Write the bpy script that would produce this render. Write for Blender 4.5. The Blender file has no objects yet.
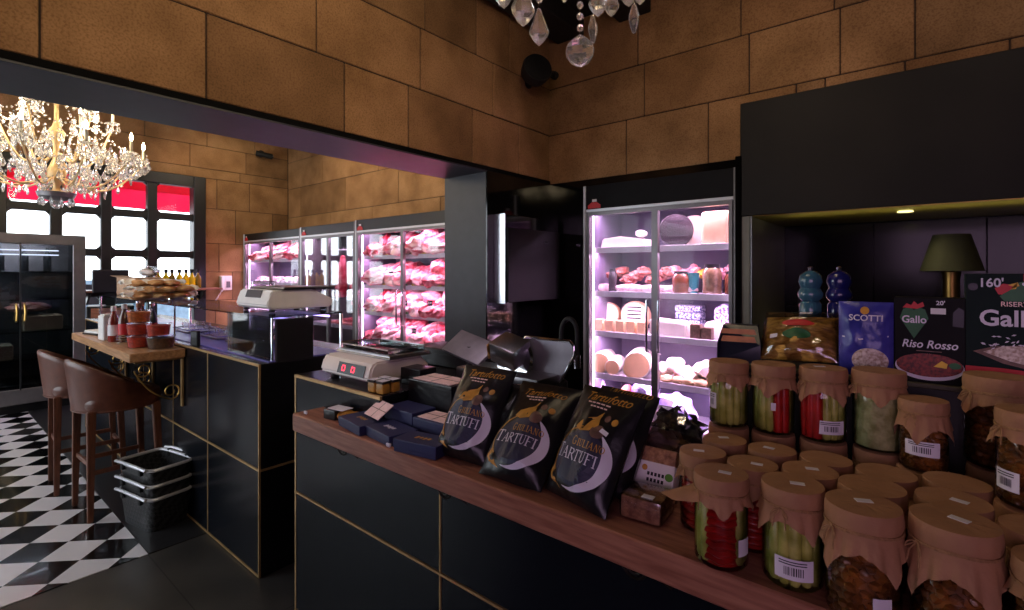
import bpy, bmesh, math, random
from math import sin, cos, pi, radians as RAD
from mathutils import Vector, Matrix, noise as NZ

# ------------------------------------------------------------------ camera, world, exposure
SC = bpy.context.scene
COL = SC.collection
YAW = RAD(39.7)
CAM = Vector((0, 0, 1.5))
FPX, CX, CY = 500.0, 512.0, 272.0
cd = bpy.data.cameras.new('camera')
cam = bpy.data.objects.new('camera', cd)
COL.objects.link(cam)
cam.location = CAM
cam.rotation_euler = (pi / 2, 0, YAW)
cd.sensor_width = 36.0
cd.lens = FPX / 1024 * 36.0
cd.shift_y = -(305 - CY) / 1024
cd.clip_start = 0.05
SC.camera = cam

SC.view_settings.view_transform = 'Standard'
SC.view_settings.look = 'None'
SC.view_settings.gamma = 1.0
SC.view_settings.exposure = 0.9
SC.view_settings.use_curve_mapping = False

W = bpy.data.worlds.new('daylight')
SC.world = W
W.use_nodes = True
bg = W.node_tree.nodes['Background']
bg.inputs[0].default_value = (0.88, 0.94, 1.0, 1)
bg.inputs[1].default_value = 3.2


def light(name, kind, loc, energy, color, size=0.1, rot=None, size_y=None, spot=None, blend=0.6):
    l = bpy.data.lights.new(name, kind)
    l.energy = energy
    l.color = color
    if kind == 'AREA':
        l.size = size
        if size_y:
            l.shape = 'RECTANGLE'
            l.size_y = size_y
    elif kind in ('POINT', 'SPOT'):
        l.shadow_soft_size = size
    if kind == 'SPOT':
        l.spot_size = spot
        l.spot_blend = blend
    o = bpy.data.objects.new(name, l)
    o.location = loc
    if rot:
        o.rotation_euler = rot
    COL.objects.link(o)
    return o


def aim(o, target):
    o.rotation_euler = (Vector(target) - o.location).to_track_quat('-Z', 'Y').to_euler()
    return o


WARM = (1.0, 0.80, 0.58)
PINK = (1.0, 0.60, 0.95)
# portal for the daylight through the far window
pl = light('window_portal', 'AREA', (-8.95, 0.97, 1.8), 1, (1, 1, 1), 4.2, (0, -pi / 2, 0), 2.4)
pl.rotation_euler = (0, -pi / 2, 0)
pl.data.shape = 'RECTANGLE'
pl.data.size, pl.data.size_y = 2.4, 4.2
pl.data.cycles.is_portal = True
# ceiling track spots of the near room (warm, washing the stone)
for n, (p, t, e) in enumerate((((-0.9, 0.3, 3.3), (-2.5, 0.9, 2.6), 26), ((-0.9, 1.5, 3.3), (-2.5, 2.0, 2.6), 9),
                               ((-0.7, 2.3, 3.3), (-1.2, 3.5, 2.5), 8), ((0.3, 2.3, 3.3), (0.2, 3.5, 2.7), 6))):
    aim(light('track_spot_light', 'SPOT', p, e, WARM, 0.06, spot=RAD(95), blend=0.9), t)
aim(light('added_counter_fill', 'SPOT', (-1.5, 0.9, 3.3), 16, (1.0, .78, .95), .08, spot=RAD(36), blend=.9), (-1.55, 1.25, 1.0))  # added lilac fill on the counter tops, stands in for the fridge glow
# far room ceiling spots
for p, t, e in (((-6.5, 2.6, 3.6), (-6.5, 4.2, 2.6), 45), ((-4.6, 2.6, 3.6), (-4.4, 4.2, 2.6), 40),
                ((-7.2, 2.9, 3.6), (-8.6, 3.2, 2.6), 30)):
    aim(light('far_spot_light', 'SPOT', p, e, (1.0, 0.80, 0.56), 0.08, spot=RAD(100), blend=0.9), t)
# portals for the two unseen rear wall windows added as fill light
for x, sx in ((-5.75, 4.6), (0.9, 2.6)):
    q = light('added_window_portal', 'AREA', (x, -2.78, 1.75), 1, (1, 1, 1), sx, (pi / 2, 0, 0), 2.0)
    q.rotation_euler = (pi / 2, 0, 0)
    q.data.cycles.is_portal = True

# ------------------------------------------------------------------ unprojection onto real planes
_s, _c = sin(YAW), cos(YAW)


def ray(px, py):
    r = (px - CX) / FPX
    return Vector((-_s + r * _c, _c + r * _s, -(py - CY) / FPX))


def oz(px, py, h):
    v = ray(px, py)
    return CAM + v * ((h - CAM.z) / v.z)


def ox(px, py, x):
    v = ray(px, py)
    return CAM + v * (x / v.x)


def oy(px, py, y):
    v = ray(px, py)
    return CAM + v * (y / v.y)


# ------------------------------------------------------------------ materials
def srgb(r, g, b):
    f = lambda u: (u / 255 / 12.92) if u / 255 <= 0.04045 else ((u / 255 + 0.055) / 1.055) ** 2.4
    return (f(r), f(g), f(b), 1)


def nd(nt, t, **kw):
    n = nt.nodes.new(t)
    for k, v in kw.items():
        setattr(n, k, v)
    return n


def mat(name, col, rough=0.5, metal=0.0, var=0.15, scale=12.0, bump=0.0, bscale=None, spec=0.5, emit=None, estr=0.0,
        coat=0.0, col2=None, stretch=None, trans=0.0, fac=(0.35, 0.65), detail=4):
    m = bpy.data.materials.new(name)
    m.use_nodes = True
    nt = m.node_tree
    b = nt.nodes['Principled BSDF']
    b.inputs['Roughness'].default_value = rough
    b.inputs['Metallic'].default_value = metal
    b.inputs['Specular IOR Level'].default_value = spec
    b.inputs['Coat Weight'].default_value = coat
    b.inputs['Transmission Weight'].default_value = trans
    tc = nd(nt, 'ShaderNodeTexCoord')
    src = tc.outputs['Object']
    if stretch:
        mp = nd(nt, 'ShaderNodeMapping')
        mp.inputs['Scale'].default_value = stretch
        nt.links.new(src, mp.inputs[0])
        src = mp.outputs[0]
    nz = nd(nt, 'ShaderNodeTexNoise')
    nz.inputs['Scale'].default_value = scale
    nz.inputs['Detail'].default_value = detail
    nt.links.new(src, nz.inputs['Vector'])
    rp = nd(nt, 'ShaderNodeValToRGB')
    c2 = col2 or tuple(min(1, x * (1 + var)) for x in col[:3]) + (1,)
    c1 = col if col2 else tuple(x * (1 - var) for x in col[:3]) + (1,)
    rp.color_ramp.elements[0].position, rp.color_ramp.elements[1].position = fac
    rp.color_ramp.elements[0].color = c1
    rp.color_ramp.elements[1].color = c2
    nt.links.new(nz.outputs['Fac'], rp.inputs[0])
    nt.links.new(rp.outputs[0], b.inputs['Base Color'])
    if bump:
        n2 = nd(nt, 'ShaderNodeTexNoise')
        n2.inputs['Scale'].default_value = bscale or scale * 3
        n2.inputs['Detail'].default_value = 5
        nt.links.new(src, n2.inputs['Vector'])
        bp = nd(nt, 'ShaderNodeBump')
        bp.inputs['Strength'].default_value = bump
        bp.inputs['Distance'].default_value = 0.01
        nt.links.new(n2.outputs['Fac'], bp.inputs['Height'])
        nt.links.new(bp.outputs[0], b.inputs['Normal'])
    if emit:
        b.inputs['Emission Color'].default_value = emit
        b.inputs['Emission Strength'].default_value = estr
    return m


def glass_mat(name, tint, refl=0.12, rough=0.02, gain=0.9):
    m = bpy.data.materials.new(name)
    m.use_nodes = True
    nt = m.node_tree
    nt.nodes.clear()
    out = nd(nt, 'ShaderNodeOutputMaterial')
    tr = nd(nt, 'ShaderNodeBsdfTransparent')
    tr.inputs[0].default_value = tint
    gl = nd(nt, 'ShaderNodeBsdfGlossy')
    gl.inputs['Roughness'].default_value = rough
    fr = nd(nt, 'ShaderNodeFresnel')
    fr.inputs[0].default_value = 1.45
    ad = nd(nt, 'ShaderNodeMath', operation='MULTIPLY_ADD')
    ad.inputs[1].default_value = gain
    ad.inputs[2].default_value = refl * 0.2
    nt.links.new(fr.outputs[0], ad.inputs[0])
    mx = nd(nt, 'ShaderNodeMixShader')
    nt.links.new(ad.outputs[0], mx.inputs[0])
    nt.links.new(tr.outputs[0], mx.inputs[1])
    nt.links.new(gl.outputs[0], mx.inputs[2])
    nt.links.new(mx.outputs[0], out.inputs[0])
    return m


def crystal_mat():
    m = bpy.data.materials.new('cut_crystal')
    m.use_nodes = True
    nt = m.node_tree
    nt.nodes.clear()
    out = nd(nt, 'ShaderNodeOutputMaterial')
    g = nd(nt, 'ShaderNodeBsdfGlass')
    g.inputs['IOR'].default_value = 1.5
    g.inputs['Roughness'].default_value = 0.03
    t = nd(nt, 'ShaderNodeBsdfTranslucent')
    t.inputs[0].default_value = (0.95, 0.92, 0.86, 1)
    mx = nd(nt, 'ShaderNodeMixShader')
    mx.inputs[0].default_value = 0.16
    nt.links.new(g.outputs[0], mx.inputs[1])
    nt.links.new(t.outputs[0], mx.inputs[2])
    nt.links.new(mx.outputs[0], out.inputs[0])
    return m


def emis(name, col, strength):
    m = bpy.data.materials.new(name)
    m.use_nodes = True
    nt = m.node_tree
    nt.nodes.clear()
    out = nd(nt, 'ShaderNodeOutputMaterial')
    e = nd(nt, 'ShaderNodeEmission')
    e.inputs[0].default_value = col
    e.inputs[1].default_value = strength
    nt.links.new(e.outputs[0], out.inputs[0])
    return m


def awning_mat():
    m = mat('red_awning', srgb(214, 26, 62), 0.8, var=0.05)
    nt = m.node_tree
    b = nt.nodes['Principled BSDF']
    out = [n for n in nt.nodes if n.type == 'OUTPUT_MATERIAL'][0]
    t = nd(nt, 'ShaderNodeBsdfTranslucent')
    t.inputs[0].default_value = srgb(232, 30, 70)
    mx = nd(nt, 'ShaderNodeMixShader')
    mx.inputs[0].default_value = 0.35
    nt.links.new(b.outputs[0], mx.inputs[1])
    nt.links.new(t.outputs[0], mx.inputs[2])
    nt.links.new(mx.outputs[0], out.inputs[0])
    return m


def stone_mat():
    m = mat('sandstone_blocks', srgb(130, 97, 63), 0.85, col2=srgb(170, 130, 90), scale=3.0, bump=0.35, bscale=55, spec=0.15, detail=9,
            fac=(0.3, 0.7))
    nt = m.node_tree
    b = nt.nodes['Principled BSDF']
    rp = b.inputs['Base Color'].links[0].from_node
    tc = [n for n in nt.nodes if n.type == 'TEX_COORD'][0]
    n3 = nd(nt, 'ShaderNodeTexNoise')
    n3.inputs['Scale'].default_value = 110
    n3.inputs['Detail'].default_value = 3
    nt.links.new(tc.outputs['Object'], n3.inputs['Vector'])
    r3 = nd(nt, 'ShaderNodeValToRGB')
    r3.color_ramp.elements[0].position, r3.color_ramp.elements[1].position = 0.32, 0.55
    r3.color_ramp.elements[0].color = (0.68, 0.64, 0.60, 1)
    r3.color_ramp.elements[1].color = (1, 1, 1, 1)
    nt.links.new(n3.outputs['Fac'], r3.inputs[0])
    at = nd(nt, 'ShaderNodeAttribute', attribute_name='tone')
    m1 = nd(nt, 'ShaderNodeMix', data_type='RGBA', blend_type='MULTIPLY')
    m1.inputs[0].default_value = 1
    nt.links.new(rp.outputs[0], m1.inputs[6])
    nt.links.new(r3.outputs[0], m1.inputs[7])
    m2 = nd(nt, 'ShaderNodeMix', data_type='RGBA', blend_type='MULTIPLY')
    m2.inputs[0].default_value = 1
    nt.links.new(m1.outputs[2], m2.inputs[6])
    nt.links.new(at.outputs['Color'], m2.inputs[7])
    nt.links.new(m2.outputs[2], b.inputs['Base Color'])
    return m


def checker_mat(ox_, oy_, size):
    m = mat('checker_tiles', (0.5, 0.5, 0.5, 1), 0.16, spec=0.5, coat=0.2)
    nt = m.node_tree
    b = nt.nodes['Principled BSDF']
    tc = [n for n in nt.nodes if n.type == 'TEX_COORD'][0]
    mp = nd(nt, 'ShaderNodeMapping')
    mp.vector_type = 'POINT'
    mp.inputs['Location'].default_value = (0, 0, 0.25)
    mp.inputs['Rotation'].default_value = (0, 0, RAD(45))
    ck = nd(nt, 'ShaderNodeTexChecker')
    ck.inputs['Scale'].default_value = 1 / size
    ck.inputs['Color1'].default_value = srgb(226, 220, 226)
    ck.inputs['Color2'].default_value = srgb(9, 9, 11)
    nt.links.new(tc.outputs['Object'], mp.inputs[0])
    nt.links.new(mp.outputs[0], ck.inputs[0])
    nt.links.new(ck.outputs[0], b.inputs['Base Color'])
    return m


def slab_floor_mat():
    m = mat('dark_floor_tiles', srgb(54, 52, 51), 0.34, scale=2.2, col2=srgb(76, 72, 69), bump=0.05, detail=8)
    nt = m.node_tree
    b = nt.nodes['Principled BSDF']
    rp = b.inputs['Base Color'].links[0].from_node
    tc = [n for n in nt.nodes if n.type == 'TEX_COORD'][0]
    br = nd(nt, 'ShaderNodeTexBrick')
    br.offset = 0.0
    br.inputs['Scale'].default_value = 1.0
    br.inputs['Brick Width'].default_value = 1.2
    br.inputs['Row Height'].default_value = 0.6
    br.inputs['Mortar Size'].default_value = 0.003
    br.inputs['Color1'].default_value = (1, 1, 1, 1)
    br.inputs['Color2'].default_value = (0.86, 0.86, 0.86, 1)
    br.inputs['Mortar'].default_value = (0.18, 0.18, 0.18, 1)
    mp = nd(nt, 'ShaderNodeMapping')
    mp.inputs['Location'].default_value = (-0.2, -0.21, 0)
    nt.links.new(tc.outputs['Object'], mp.inputs[0])
    nt.links.new(mp.outputs[0], br.inputs['Vector'])
    mm = nd(nt, 'ShaderNodeMix', data_type='RGBA', blend_type='MULTIPLY')
    mm.inputs[0].default_value = 1
    nt.links.new(rp.outputs[0], mm.inputs[6])
    nt.links.new(br.outputs['Color'], mm.inputs[7])
    nt.links.new(mm.outputs[2], b.inputs['Base Color'])
    return m


def wicker_mat():
    m = mat('black_wicker', srgb(30, 30, 32), 0.4, scale=40)
    nt = m.node_tree
    b = nt.nodes['Principled BSDF']
    tc = [n for n in nt.nodes if n.type == 'TEX_COORD'][0]
    mp = nd(nt, 'ShaderNodeMapping')
    mp.inputs['Rotation'].default_value = (RAD(45), RAD(45), 0)
    ck = nd(nt, 'ShaderNodeTexChecker')
    ck.inputs['Scale'].default_value = 46
    nt.links.new(tc.outputs['Object'], mp.inputs[0])
    nt.links.new(mp.outputs[0], ck.inputs[0])
    ck.inputs['Color1'].default_value = srgb(13, 13, 14)
    ck.inputs['Color2'].default_value = srgb(52, 52, 55)
    nt.links.new(ck.outputs['Color'], b.inputs['Base Color'])
    bp = nd(nt, 'ShaderNodeBump')
    bp.inputs['Strength'].default_value = 1.0
    bp.inputs['Distance'].default_value = 0.006
    nt.links.new(ck.outputs['Fac'], bp.inputs['Height'])
    nt.links.new(bp.outputs[0], b.inputs['Normal'])
    return m


M = dict(
    stone=stone_mat(),
    black=mat('black_paint', srgb(17, 17, 18), 0.45),
    blackgloss=mat('black_gloss_panel', srgb(9, 9, 10), 0.09, spec=0.5),
    beam=mat('charcoal_beam_paint', srgb(50, 51, 56), 0.5, var=0.08),
    ceiling=mat('dark_ceiling', srgb(20, 16, 13), 0.8),
    tile=mat('black_blue_tile', srgb(16, 19, 25), 0.24, scale=3, var=0.1, spec=0.22),
    tiledark=mat('black_side_tile', srgb(14, 15, 17), 0.3),
    gold=mat('gold_trim', srgb(196, 160, 108), 0.35, metal=0.6),
    topst=mat('counter_top_slab', srgb(40, 38, 40), 0.25, scale=30, var=0.3),
    wood=mat('brown_wood', srgb(128, 78, 58), 0.45, scale=6, col2=srgb(164, 110, 86), stretch=(1.2, 14, 14), bump=0.08, detail=8),
    oak=mat('ledge_oak', srgb(156, 112, 76), 0.4, scale=5, col2=srgb(194, 148, 106), stretch=(1.2, 14, 14), bump=0.08, detail=8),
    walnut=mat('stool_wood', srgb(104, 62, 44), 0.38, scale=8, stretch=(12, 12, 1.5), var=0.25),
    leather=mat('brown_leather', srgb(92, 50, 36), 0.36, scale=22, var=0.16, bump=0.12, bscale=160, coat=0.1),
    floor=slab_floor_mat(),
    floorgloss=mat('black_border_floor', srgb(38, 37, 39), 0.28),
    steel=mat('brushed_steel', srgb(170, 168, 172), 0.3, metal=1.0, var=0.08, stretch=(1, 30, 30)),
    steelmirror=mat('polished_steel', srgb(225, 228, 235), 0.22, metal=1.0, var=0.02),
    chrome=mat('chrome', srgb(225, 225, 230), 0.12, metal=1.0, var=0.03),
    greymetal=mat('grey_metal_frame', srgb(118, 114, 116), 0.4, metal=0.6, var=0.08),
    darkmetal=mat('dark_metal', srgb(44, 44, 47), 0.4, metal=0.5),
    iron=mat('wrought_iron', srgb(40, 34, 28), 0.45, metal=0.7),
    brass=mat('brass', srgb(190, 150, 84), 0.3, metal=1.0, var=0.1),
    wicker=wicker_mat(),
    inner=mat('fridge_liner', srgb(104, 98, 118), 0.5, var=0.05),
    shelfm=mat('fridge_shelf', srgb(200, 196, 208), 0.35, var=0.04),
    satin=mat('satin_aluminium', srgb(206, 206, 212), 0.35, metal=0.35, var=0.03),
    glass=glass_mat('door_glass', (0.95, 0.96, 0.97, 1), 0.02, 0.02, 0.12),
    darkglass=glass_mat('smoked_glass', (0.5, 0.52, 0.56, 1), 0.1, 0.02, 0.5),
    jarglass=glass_mat('jar_glass', (0.93, 0.96, 0.92, 1), 0.15),
    caseglass=glass_mat('case_glass', (0.86, 0.93, 0.93, 1), 0.3),
    kraft=mat('kraft_paper', srgb(164, 120, 84), 0.75, scale=18, var=0.1, bump=0.25, bscale=60),
    string=mat('jute_string', srgb(156, 118, 78), 0.9, var=0.2, scale=200),
    white=mat('white_label', srgb(222, 218, 222), 0.6, var=0.03),
    ink=mat('black_ink', srgb(28, 26, 30), 0.6),
    plastic=mat('white_plastic', srgb(236, 233, 230), 0.35, var=0.04),
    beige=mat('scale_body_cream', srgb(226, 216, 206), 0.4, var=0.04),
    green=mat('pickle_green', srgb(150, 152, 58), 0.35, scale=30, col2=srgb(198, 194, 104)),
    pale=mat('shredded_pale_green', srgb(150, 148, 92), 0.5, scale=50, col2=srgb(192, 188, 134), bump=0.8, bscale=70),
    red=mat('red_pepper', srgb(150, 22, 18), 0.3, scale=25, var=0.3),
    amber=mat('amber_olives', srgb(84, 48, 22), 0.3, scale=30, col2=srgb(160, 98, 42)),
    boxblack=mat('black_card', srgb(20, 19, 21), 0.65, spec=0.15, var=.1),
    bagblack=mat('black_foil', srgb(20, 19, 22), 0.3, scale=9, var=0.2, bump=0.25, bscale=24),
    navy=mat('navy_card', srgb(40, 44, 84), 0.5, var=0.08),
    navyfoil=mat('navy_print', srgb(36, 36, 64), 0.5),
    goldp=mat('gold_print', srgb(186, 134, 52), 0.4, scale=30, var=0.25),
    brownp=mat('brown_print', srgb(104, 74, 62), 0.5, scale=60, var=0.3),
    whitep=mat('white_print', srgb(214, 208, 222), 0.45, var=0.03),
    pinkcard=mat('pink_card', srgb(238, 204, 198), 0.6, var=0.06, scale=40),
    redp=mat('red_print', srgb(188, 30, 36), 0.5, var=0.06),
    greenp=mat('green_print', srgb(26, 92, 50), 0.5, var=0.1),
    yellowp=mat('yellow_print', srgb(226, 178, 50), 0.5, var=0.1),
    maroon=mat('red_rice_print', srgb(74, 18, 16), 0.5, scale=160, col2=srgb(140, 44, 32)),
    ricep=mat('white_rice_print', srgb(160, 130, 112), 0.5, scale=150, col2=srgb(228, 214, 204)),
    bluefoil=mat('blue_foil', srgb(42, 44, 130), 0.25, scale=10, col2=srgb(84, 82, 176), bump=0.3, bscale=30),
    pastay=mat('golden_pasta', srgb(156, 112, 30), 0.4, scale=45, col2=srgb(226, 180, 80), bump=0.6, bscale=60, stretch=(1, 1, 3)),
    film=glass_mat('clear_film', (0.85, 0.85, 0.9, 1), 0.6, 0.12),
    cellobar=mat('oat_cake', srgb(128, 84, 56), 0.45, scale=70, col2=srgb(186, 138, 98), bump=0.5, bscale=110, coat=0.5),
    orangep=mat('orange_window', srgb(190, 122, 60), 0.4, scale=30, var=0.2),
    teal=mat('teal_lacquer', srgb(56, 100, 118), 0.2, var=0.06, coat=0.5),
    cobalt=mat('cobalt_lacquer', srgb(28, 30, 92), 0.2, var=0.06, coat=0.5),
    shade=mat('olive_lampshade', srgb(46, 46, 26), 0.8, var=0.1),
    meat=mat('raw_meat', srgb(200, 74, 94), 0.35, scale=9, col2=srgb(242, 190, 198), stretch=(1, 1, 3.2), fac=(0.42, 0.62), detail=7),
    meat2=mat('raw_meat_dark', srgb(168, 36, 54), 0.35, scale=11, col2=srgb(226, 128, 140), stretch=(2.5, 1, 1), fac=(0.42, 0.66), detail=7),
    meat3=mat('raw_meat_pale', srgb(226, 128, 142), 0.35, scale=8, col2=srgb(246, 214, 216), stretch=(1, 2.5, 1), fac=(0.38, 0.6), detail=7),
    fat=mat('meat_fat', srgb(236, 182, 182), 0.4, scale=20, var=.15),
    cheese=mat('white_cheese', srgb(240, 232, 222), 0.5, scale=14, var=0.05),
    cheesey=mat('yellow_cheese', srgb(236, 192, 150), 0.5, scale=10, var=0.08),
    rind=mat('dark_rind', srgb(46, 38, 44), 0.55, scale=24, var=0.4, bump=0.3),
    salami=mat('salami_casing', srgb(196, 158, 160), 0.55, scale=26, col2=srgb(236, 214, 214)),
    ham=mat('cured_ham', srgb(168, 74, 62), 0.45, scale=16, col2=srgb(214, 150, 140)),
    brownjar=mat('brown_preserve', srgb(112, 62, 44), 0.25, scale=20, var=0.3, coat=0.6),
    olivejar=mat('olive_preserve', srgb(128, 100, 76), 0.25, scale=26, var=0.3, coat=0.6),
    turq=mat('turquoise_cup', srgb(62, 140, 146), 0.35, var=0.05),
    purplebag=mat('lilac_bag', srgb(120, 96, 190), 0.3, scale=9, col2=srgb(226, 214, 244), bump=0.6),
    parsley=mat('parsley_strip', srgb(58, 120, 54), 0.6, scale=60, var=0.5, bump=0.6),
    lemonstrip=mat('yellow_garnish', srgb(214, 178, 70), 0.6, scale=60, var=0.3, bump=0.6),
    bread=mat('bread_crust', srgb(166, 104, 52), 0.7, scale=9, col2=srgb(222, 172, 116), bump=0.3),
    paper=mat('white_paper', srgb(236, 232, 228), 0.7, var=0.04, bump=0.3, bscale=25),
    carton=mat('brown_carton', srgb(186, 150, 122), 0.75, var=0.08),
    oil=mat('olive_oil', srgb(222, 186, 8), 0.1, var=0.1, emit=None),
    ketchup=mat('sauce_red', srgb(126, 34, 22), 0.25, var=0.15, coat=0.6),
    sauce=mat('sauce_brown', srgb(84, 40, 26), 0.25, var=0.15, coat=0.6),
    tub=glass_mat('clear_tub', (0.95, 0.95, 0.97, 1), 0.3, 0.08, 0.4),
    spice=mat('orange_spice', srgb(196, 104, 44), 0.7, scale=60, var=0.3),
    spicer=mat('red_spice', srgb(186, 62, 40), 0.7, scale=60, var=0.3),
    herb=mat('dried_herbs', srgb(92, 62, 40), 0.8, scale=60, var=0.4),
    cream=mat('cream_gilt', srgb(206, 176, 128), 0.4, metal=0.35, var=0.1),
    candle=mat('candle_sleeve', srgb(236, 222, 190), 0.5, var=0.04),
    crystal=crystal_mat(),
    bulb=emis('bulb_glow', (1.0, 0.78, 0.45, 1), 60),
    led=emis('pink_led_tube', (1.0, 0.62, 0.98, 1), 4.5),
    ledw=emis('white_led_tube', (0.9, 0.93, 1.0, 1), 2.5),
    ledp=emis('violet_case_led', (0.45, 0.32, 1.0, 1), 2.2),
    digit=emis('red_digits', (1.0, 0.03, 0.06, 1), 3.0),
    warmlens=emis('warm_lens', (1.0, 0.85, 0.3, 1), 1.6),
    screen=mat('black_display', srgb(24, 18, 26), 0.4),
    lilac=mat('lilac_counter', srgb(96, 90, 170), 0.3, var=0.08),
    awning=awning_mat(),
    pave=mat('pale_pavement', srgb(190, 188, 186), 0.8),
    car=mat('blue_grey_car_paint', srgb(128, 150, 172), 0.3),
    rubber=mat('black_rubber', srgb(14, 14, 15), 0.7),
    tilewall=mat('black_splash_tile', srgb(17, 16, 19), 0.16, var=0.1, spec=0.25),
    oliverise=mat('olive_riser', srgb(66, 62, 40), 0.5),
)


M['tint'] = glass_mat('violet_fill_pane', (0.76, 0.58, 0.71, 1), 0.1)  # pane of the added near rear window, tints its fill light violet
M['mirrorglass'] = glass_mat('reflective_door_glass', (0.9, 0.91, 0.93, 1), 0.3, 0.02, 0.42)


# ------------------------------------------------------------------ mesh builder
class MB:
    def __init__(s):
        s.bm = bmesh.new()
        s.mi = 0

    def _post(s, faces):
        for f in faces:
            f.material_index = s.mi

    def box(s, x0, x1, y0, y1, z0, z1, bev=0.0, mx=None, seg=1):
        b2 = bmesh.new()
        bmesh.ops.create_cube(b2, size=1)
        for v in b2.verts:
            v.co = Vector((x0 + (v.co.x + .5) * (x1 - x0), y0 + (v.co.y + .5) * (y1 - y0), z0 + (v.co.z + .5) * (z1 - z0)))
        if bev:
            bmesh.ops.bevel(b2, geom=b2.edges[:], offset=bev, segments=seg, affect='EDGES', profile=0.6)
        s._merge(b2, mx)
        return s

    def cbox(s, c, size, bev=0.0, mx=None, seg=1):
        return s.box(c[0] - size[0] / 2, c[0] + size[0] / 2, c[1] - size[1] / 2, c[1] + size[1] / 2, c[2] - size[2] / 2,
                     c[2] + size[2] / 2, bev, mx, seg)

    def _merge(s, b2, mx=None):
        mp = {}
        for v in b2.verts:
            mp[v] = s.bm.verts.new(mx @ v.co if mx else v.co)
        for f in b2.faces:
            try:
                nf = s.bm.faces.new([mp[v] for v in f.verts])
                nf.material_index = s.mi
            except ValueError:
                pass
        b2.free()

    def lathe(s, prof, seg=24, c=(0, 0, 0), mx=None, jitter=None):
        rings = []
        for k, (r, z) in enumerate(prof):
            if r < 1e-6:
                p = Vector((c[0], c[1], c[2] + z))
                rings.append([s.bm.verts.new(mx @ p if mx else p)])
            else:
                ring = []
                for i in range(seg):
                    a = 2 * pi * i / seg
                    rr, zz = (r, z) if not jitter else jitter(k, a, r, z)
                    p = Vector((c[0] + rr * cos(a), c[1] + rr * sin(a), c[2] + zz))
                    ring.append(s.bm.verts.new(mx @ p if mx else p))
                rings.append(ring)
        for a, b in zip(rings, rings[1:]):
            for i in range(seg):
                j = (i + 1) % seg
                if len(a) == 1 and len(b) == 1:
                    continue
                if len(a) == 1:
                    vs = [a[0], b[i], b[j]]
                elif len(b) == 1:
                    vs = [a[i], b[0], a[j]]
                else:
                    vs = [a[i], b[i], b[j], a[j]]
                f = s.bm.faces.new(vs)
                f.material_index = s.mi
        return s

    def tube(s, pts, r, seg=8, closed=False, r1=None, caps=True):
        pts = [Vector(p) for p in pts]
        n = len(pts)
        rings = []
        up = None
        for i, p in enumerate(pts):
            a = pts[(i - 1) % n] if (closed or i > 0) else p
            b = pts[(i + 1) % n] if (closed or i < n - 1) else p
            t = (b - a)
            if t.length < 1e-9:
                t = Vector((0, 0, 1))
            t.normalize()
            if up is None:
                up = t.orthogonal().normalized()
            up = (up - t * up.dot(t))
            if up.length < 1e-6:
                up = t.orthogonal()
            up.normalize()
            w = t.cross(up)
            rr = r if r1 is None else r + (r1 - r) * i / (n - 1)
            rings.append([s.bm.verts.new(p + (up * cos(2 * pi * k / seg) + w * sin(2 * pi * k / seg)) * rr) for k in range(seg)])
        rng = range(n if closed else n - 1)
        for i in rng:
            A, B = rings[i], rings[(i + 1) % n]
            for k in range(seg):
                f = s.bm.faces.new([A[k], A[(k + 1) % seg], B[(k + 1) % seg], B[k]])
                f.material_index = s.mi
        if caps and not closed:
            s.bm.faces.new(rings[0][::-1]).material_index = s.mi
            s.bm.faces.new(rings[-1]).material_index = s.mi
        return s

    def blob(s, c, size, seed=0, amp=0.12, sub=3, mx=None, freq=1.6, flat=None):
        b2 = bmesh.new()
        bmesh.ops.create_icosphere(b2, subdivisions=sub, radius=1)
        o = Vector((seed * 3.17, seed * 1.71, seed * 2.3))
        for v in b2.verts:
            k = 1 + amp * NZ.noise(v.co * freq + o) * 2
            q = v.co * k
            if flat is not None and q.z < -flat:
                q.z = -flat
            v.co = Vector((c[0] + q.x * size[0], c[1] + q.y * size[1], c[2] + q.z * size[2]))
        s._merge(b2, mx)
        return s

    def grid(s, fn, nu, nv, closeu=False):
        vs = [[s.bm.verts.new(fn(i / (nu if closeu else nu - 1), j / (nv - 1))) for i in range(nu)] for j in range(nv)]
        for j in range(nv - 1):
            for i in range(nu if closeu else nu - 1):
                k = (i + 1) % nu
                f = s.bm.faces.new([vs[j][i], vs[j][k], vs[j + 1][k], vs[j + 1][i]])
                f.material_index = s.mi
        return s

    def poly(s, pts):
        f = s.bm.faces.new([s.bm.verts.new(p) for p in pts])
        f.material_index = s.mi
        return s

    def prism(s, pts, d):
        """closed outline (3-D points) pushed along vector d"""
        d = Vector(d)
        a = [s.bm.verts.new(Vector(p)) for p in pts]
        b = [s.bm.verts.new(Vector(p) + d) for p in pts]
        n = len(a)
        s.bm.faces.new(a[::-1]).material_index = s.mi
        s.bm.faces.new(b).material_index = s.mi
        for i in range(n):
            s.bm.faces.new([a[i], a[(i + 1) % n], b[(i + 1) % n], b[i]]).material_index = s.mi
        return s

    def mesh(s, me, fn):
        """another mesh, each vertex through fn"""
        vs = [s.bm.verts.new(fn(v.co)) for v in me.vertices]
        for p in me.polygons:
            try:
                s.bm.faces.new([vs[i] for i in p.vertices]).material_index = s.mi
            except ValueError:
                pass
        return s

    def build(s, name, mats, parent=None, smooth=40, world=False, fix=True):
        if fix:
            bmesh.ops.recalc_face_normals(s.bm, faces=s.bm.faces[:])
        if smooth:
            lim = RAD(smooth)
            for f in s.bm.faces:
                f.smooth = True
            for e in s.bm.edges:
                if len(e.link_faces) == 2 and e.calc_face_angle(0) > lim:
                    e.smooth = False
        me = bpy.data.meshes.new(name)
        s.bm.to_mesh(me)
        s.bm.free()
        for m in (mats if isinstance(mats, (list, tuple)) else [mats]):
            me.materials.append(M[m] if isinstance(m, str) else m)
        o = bpy.data.objects.new(name, me)
        COL.objects.link(o)
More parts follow.
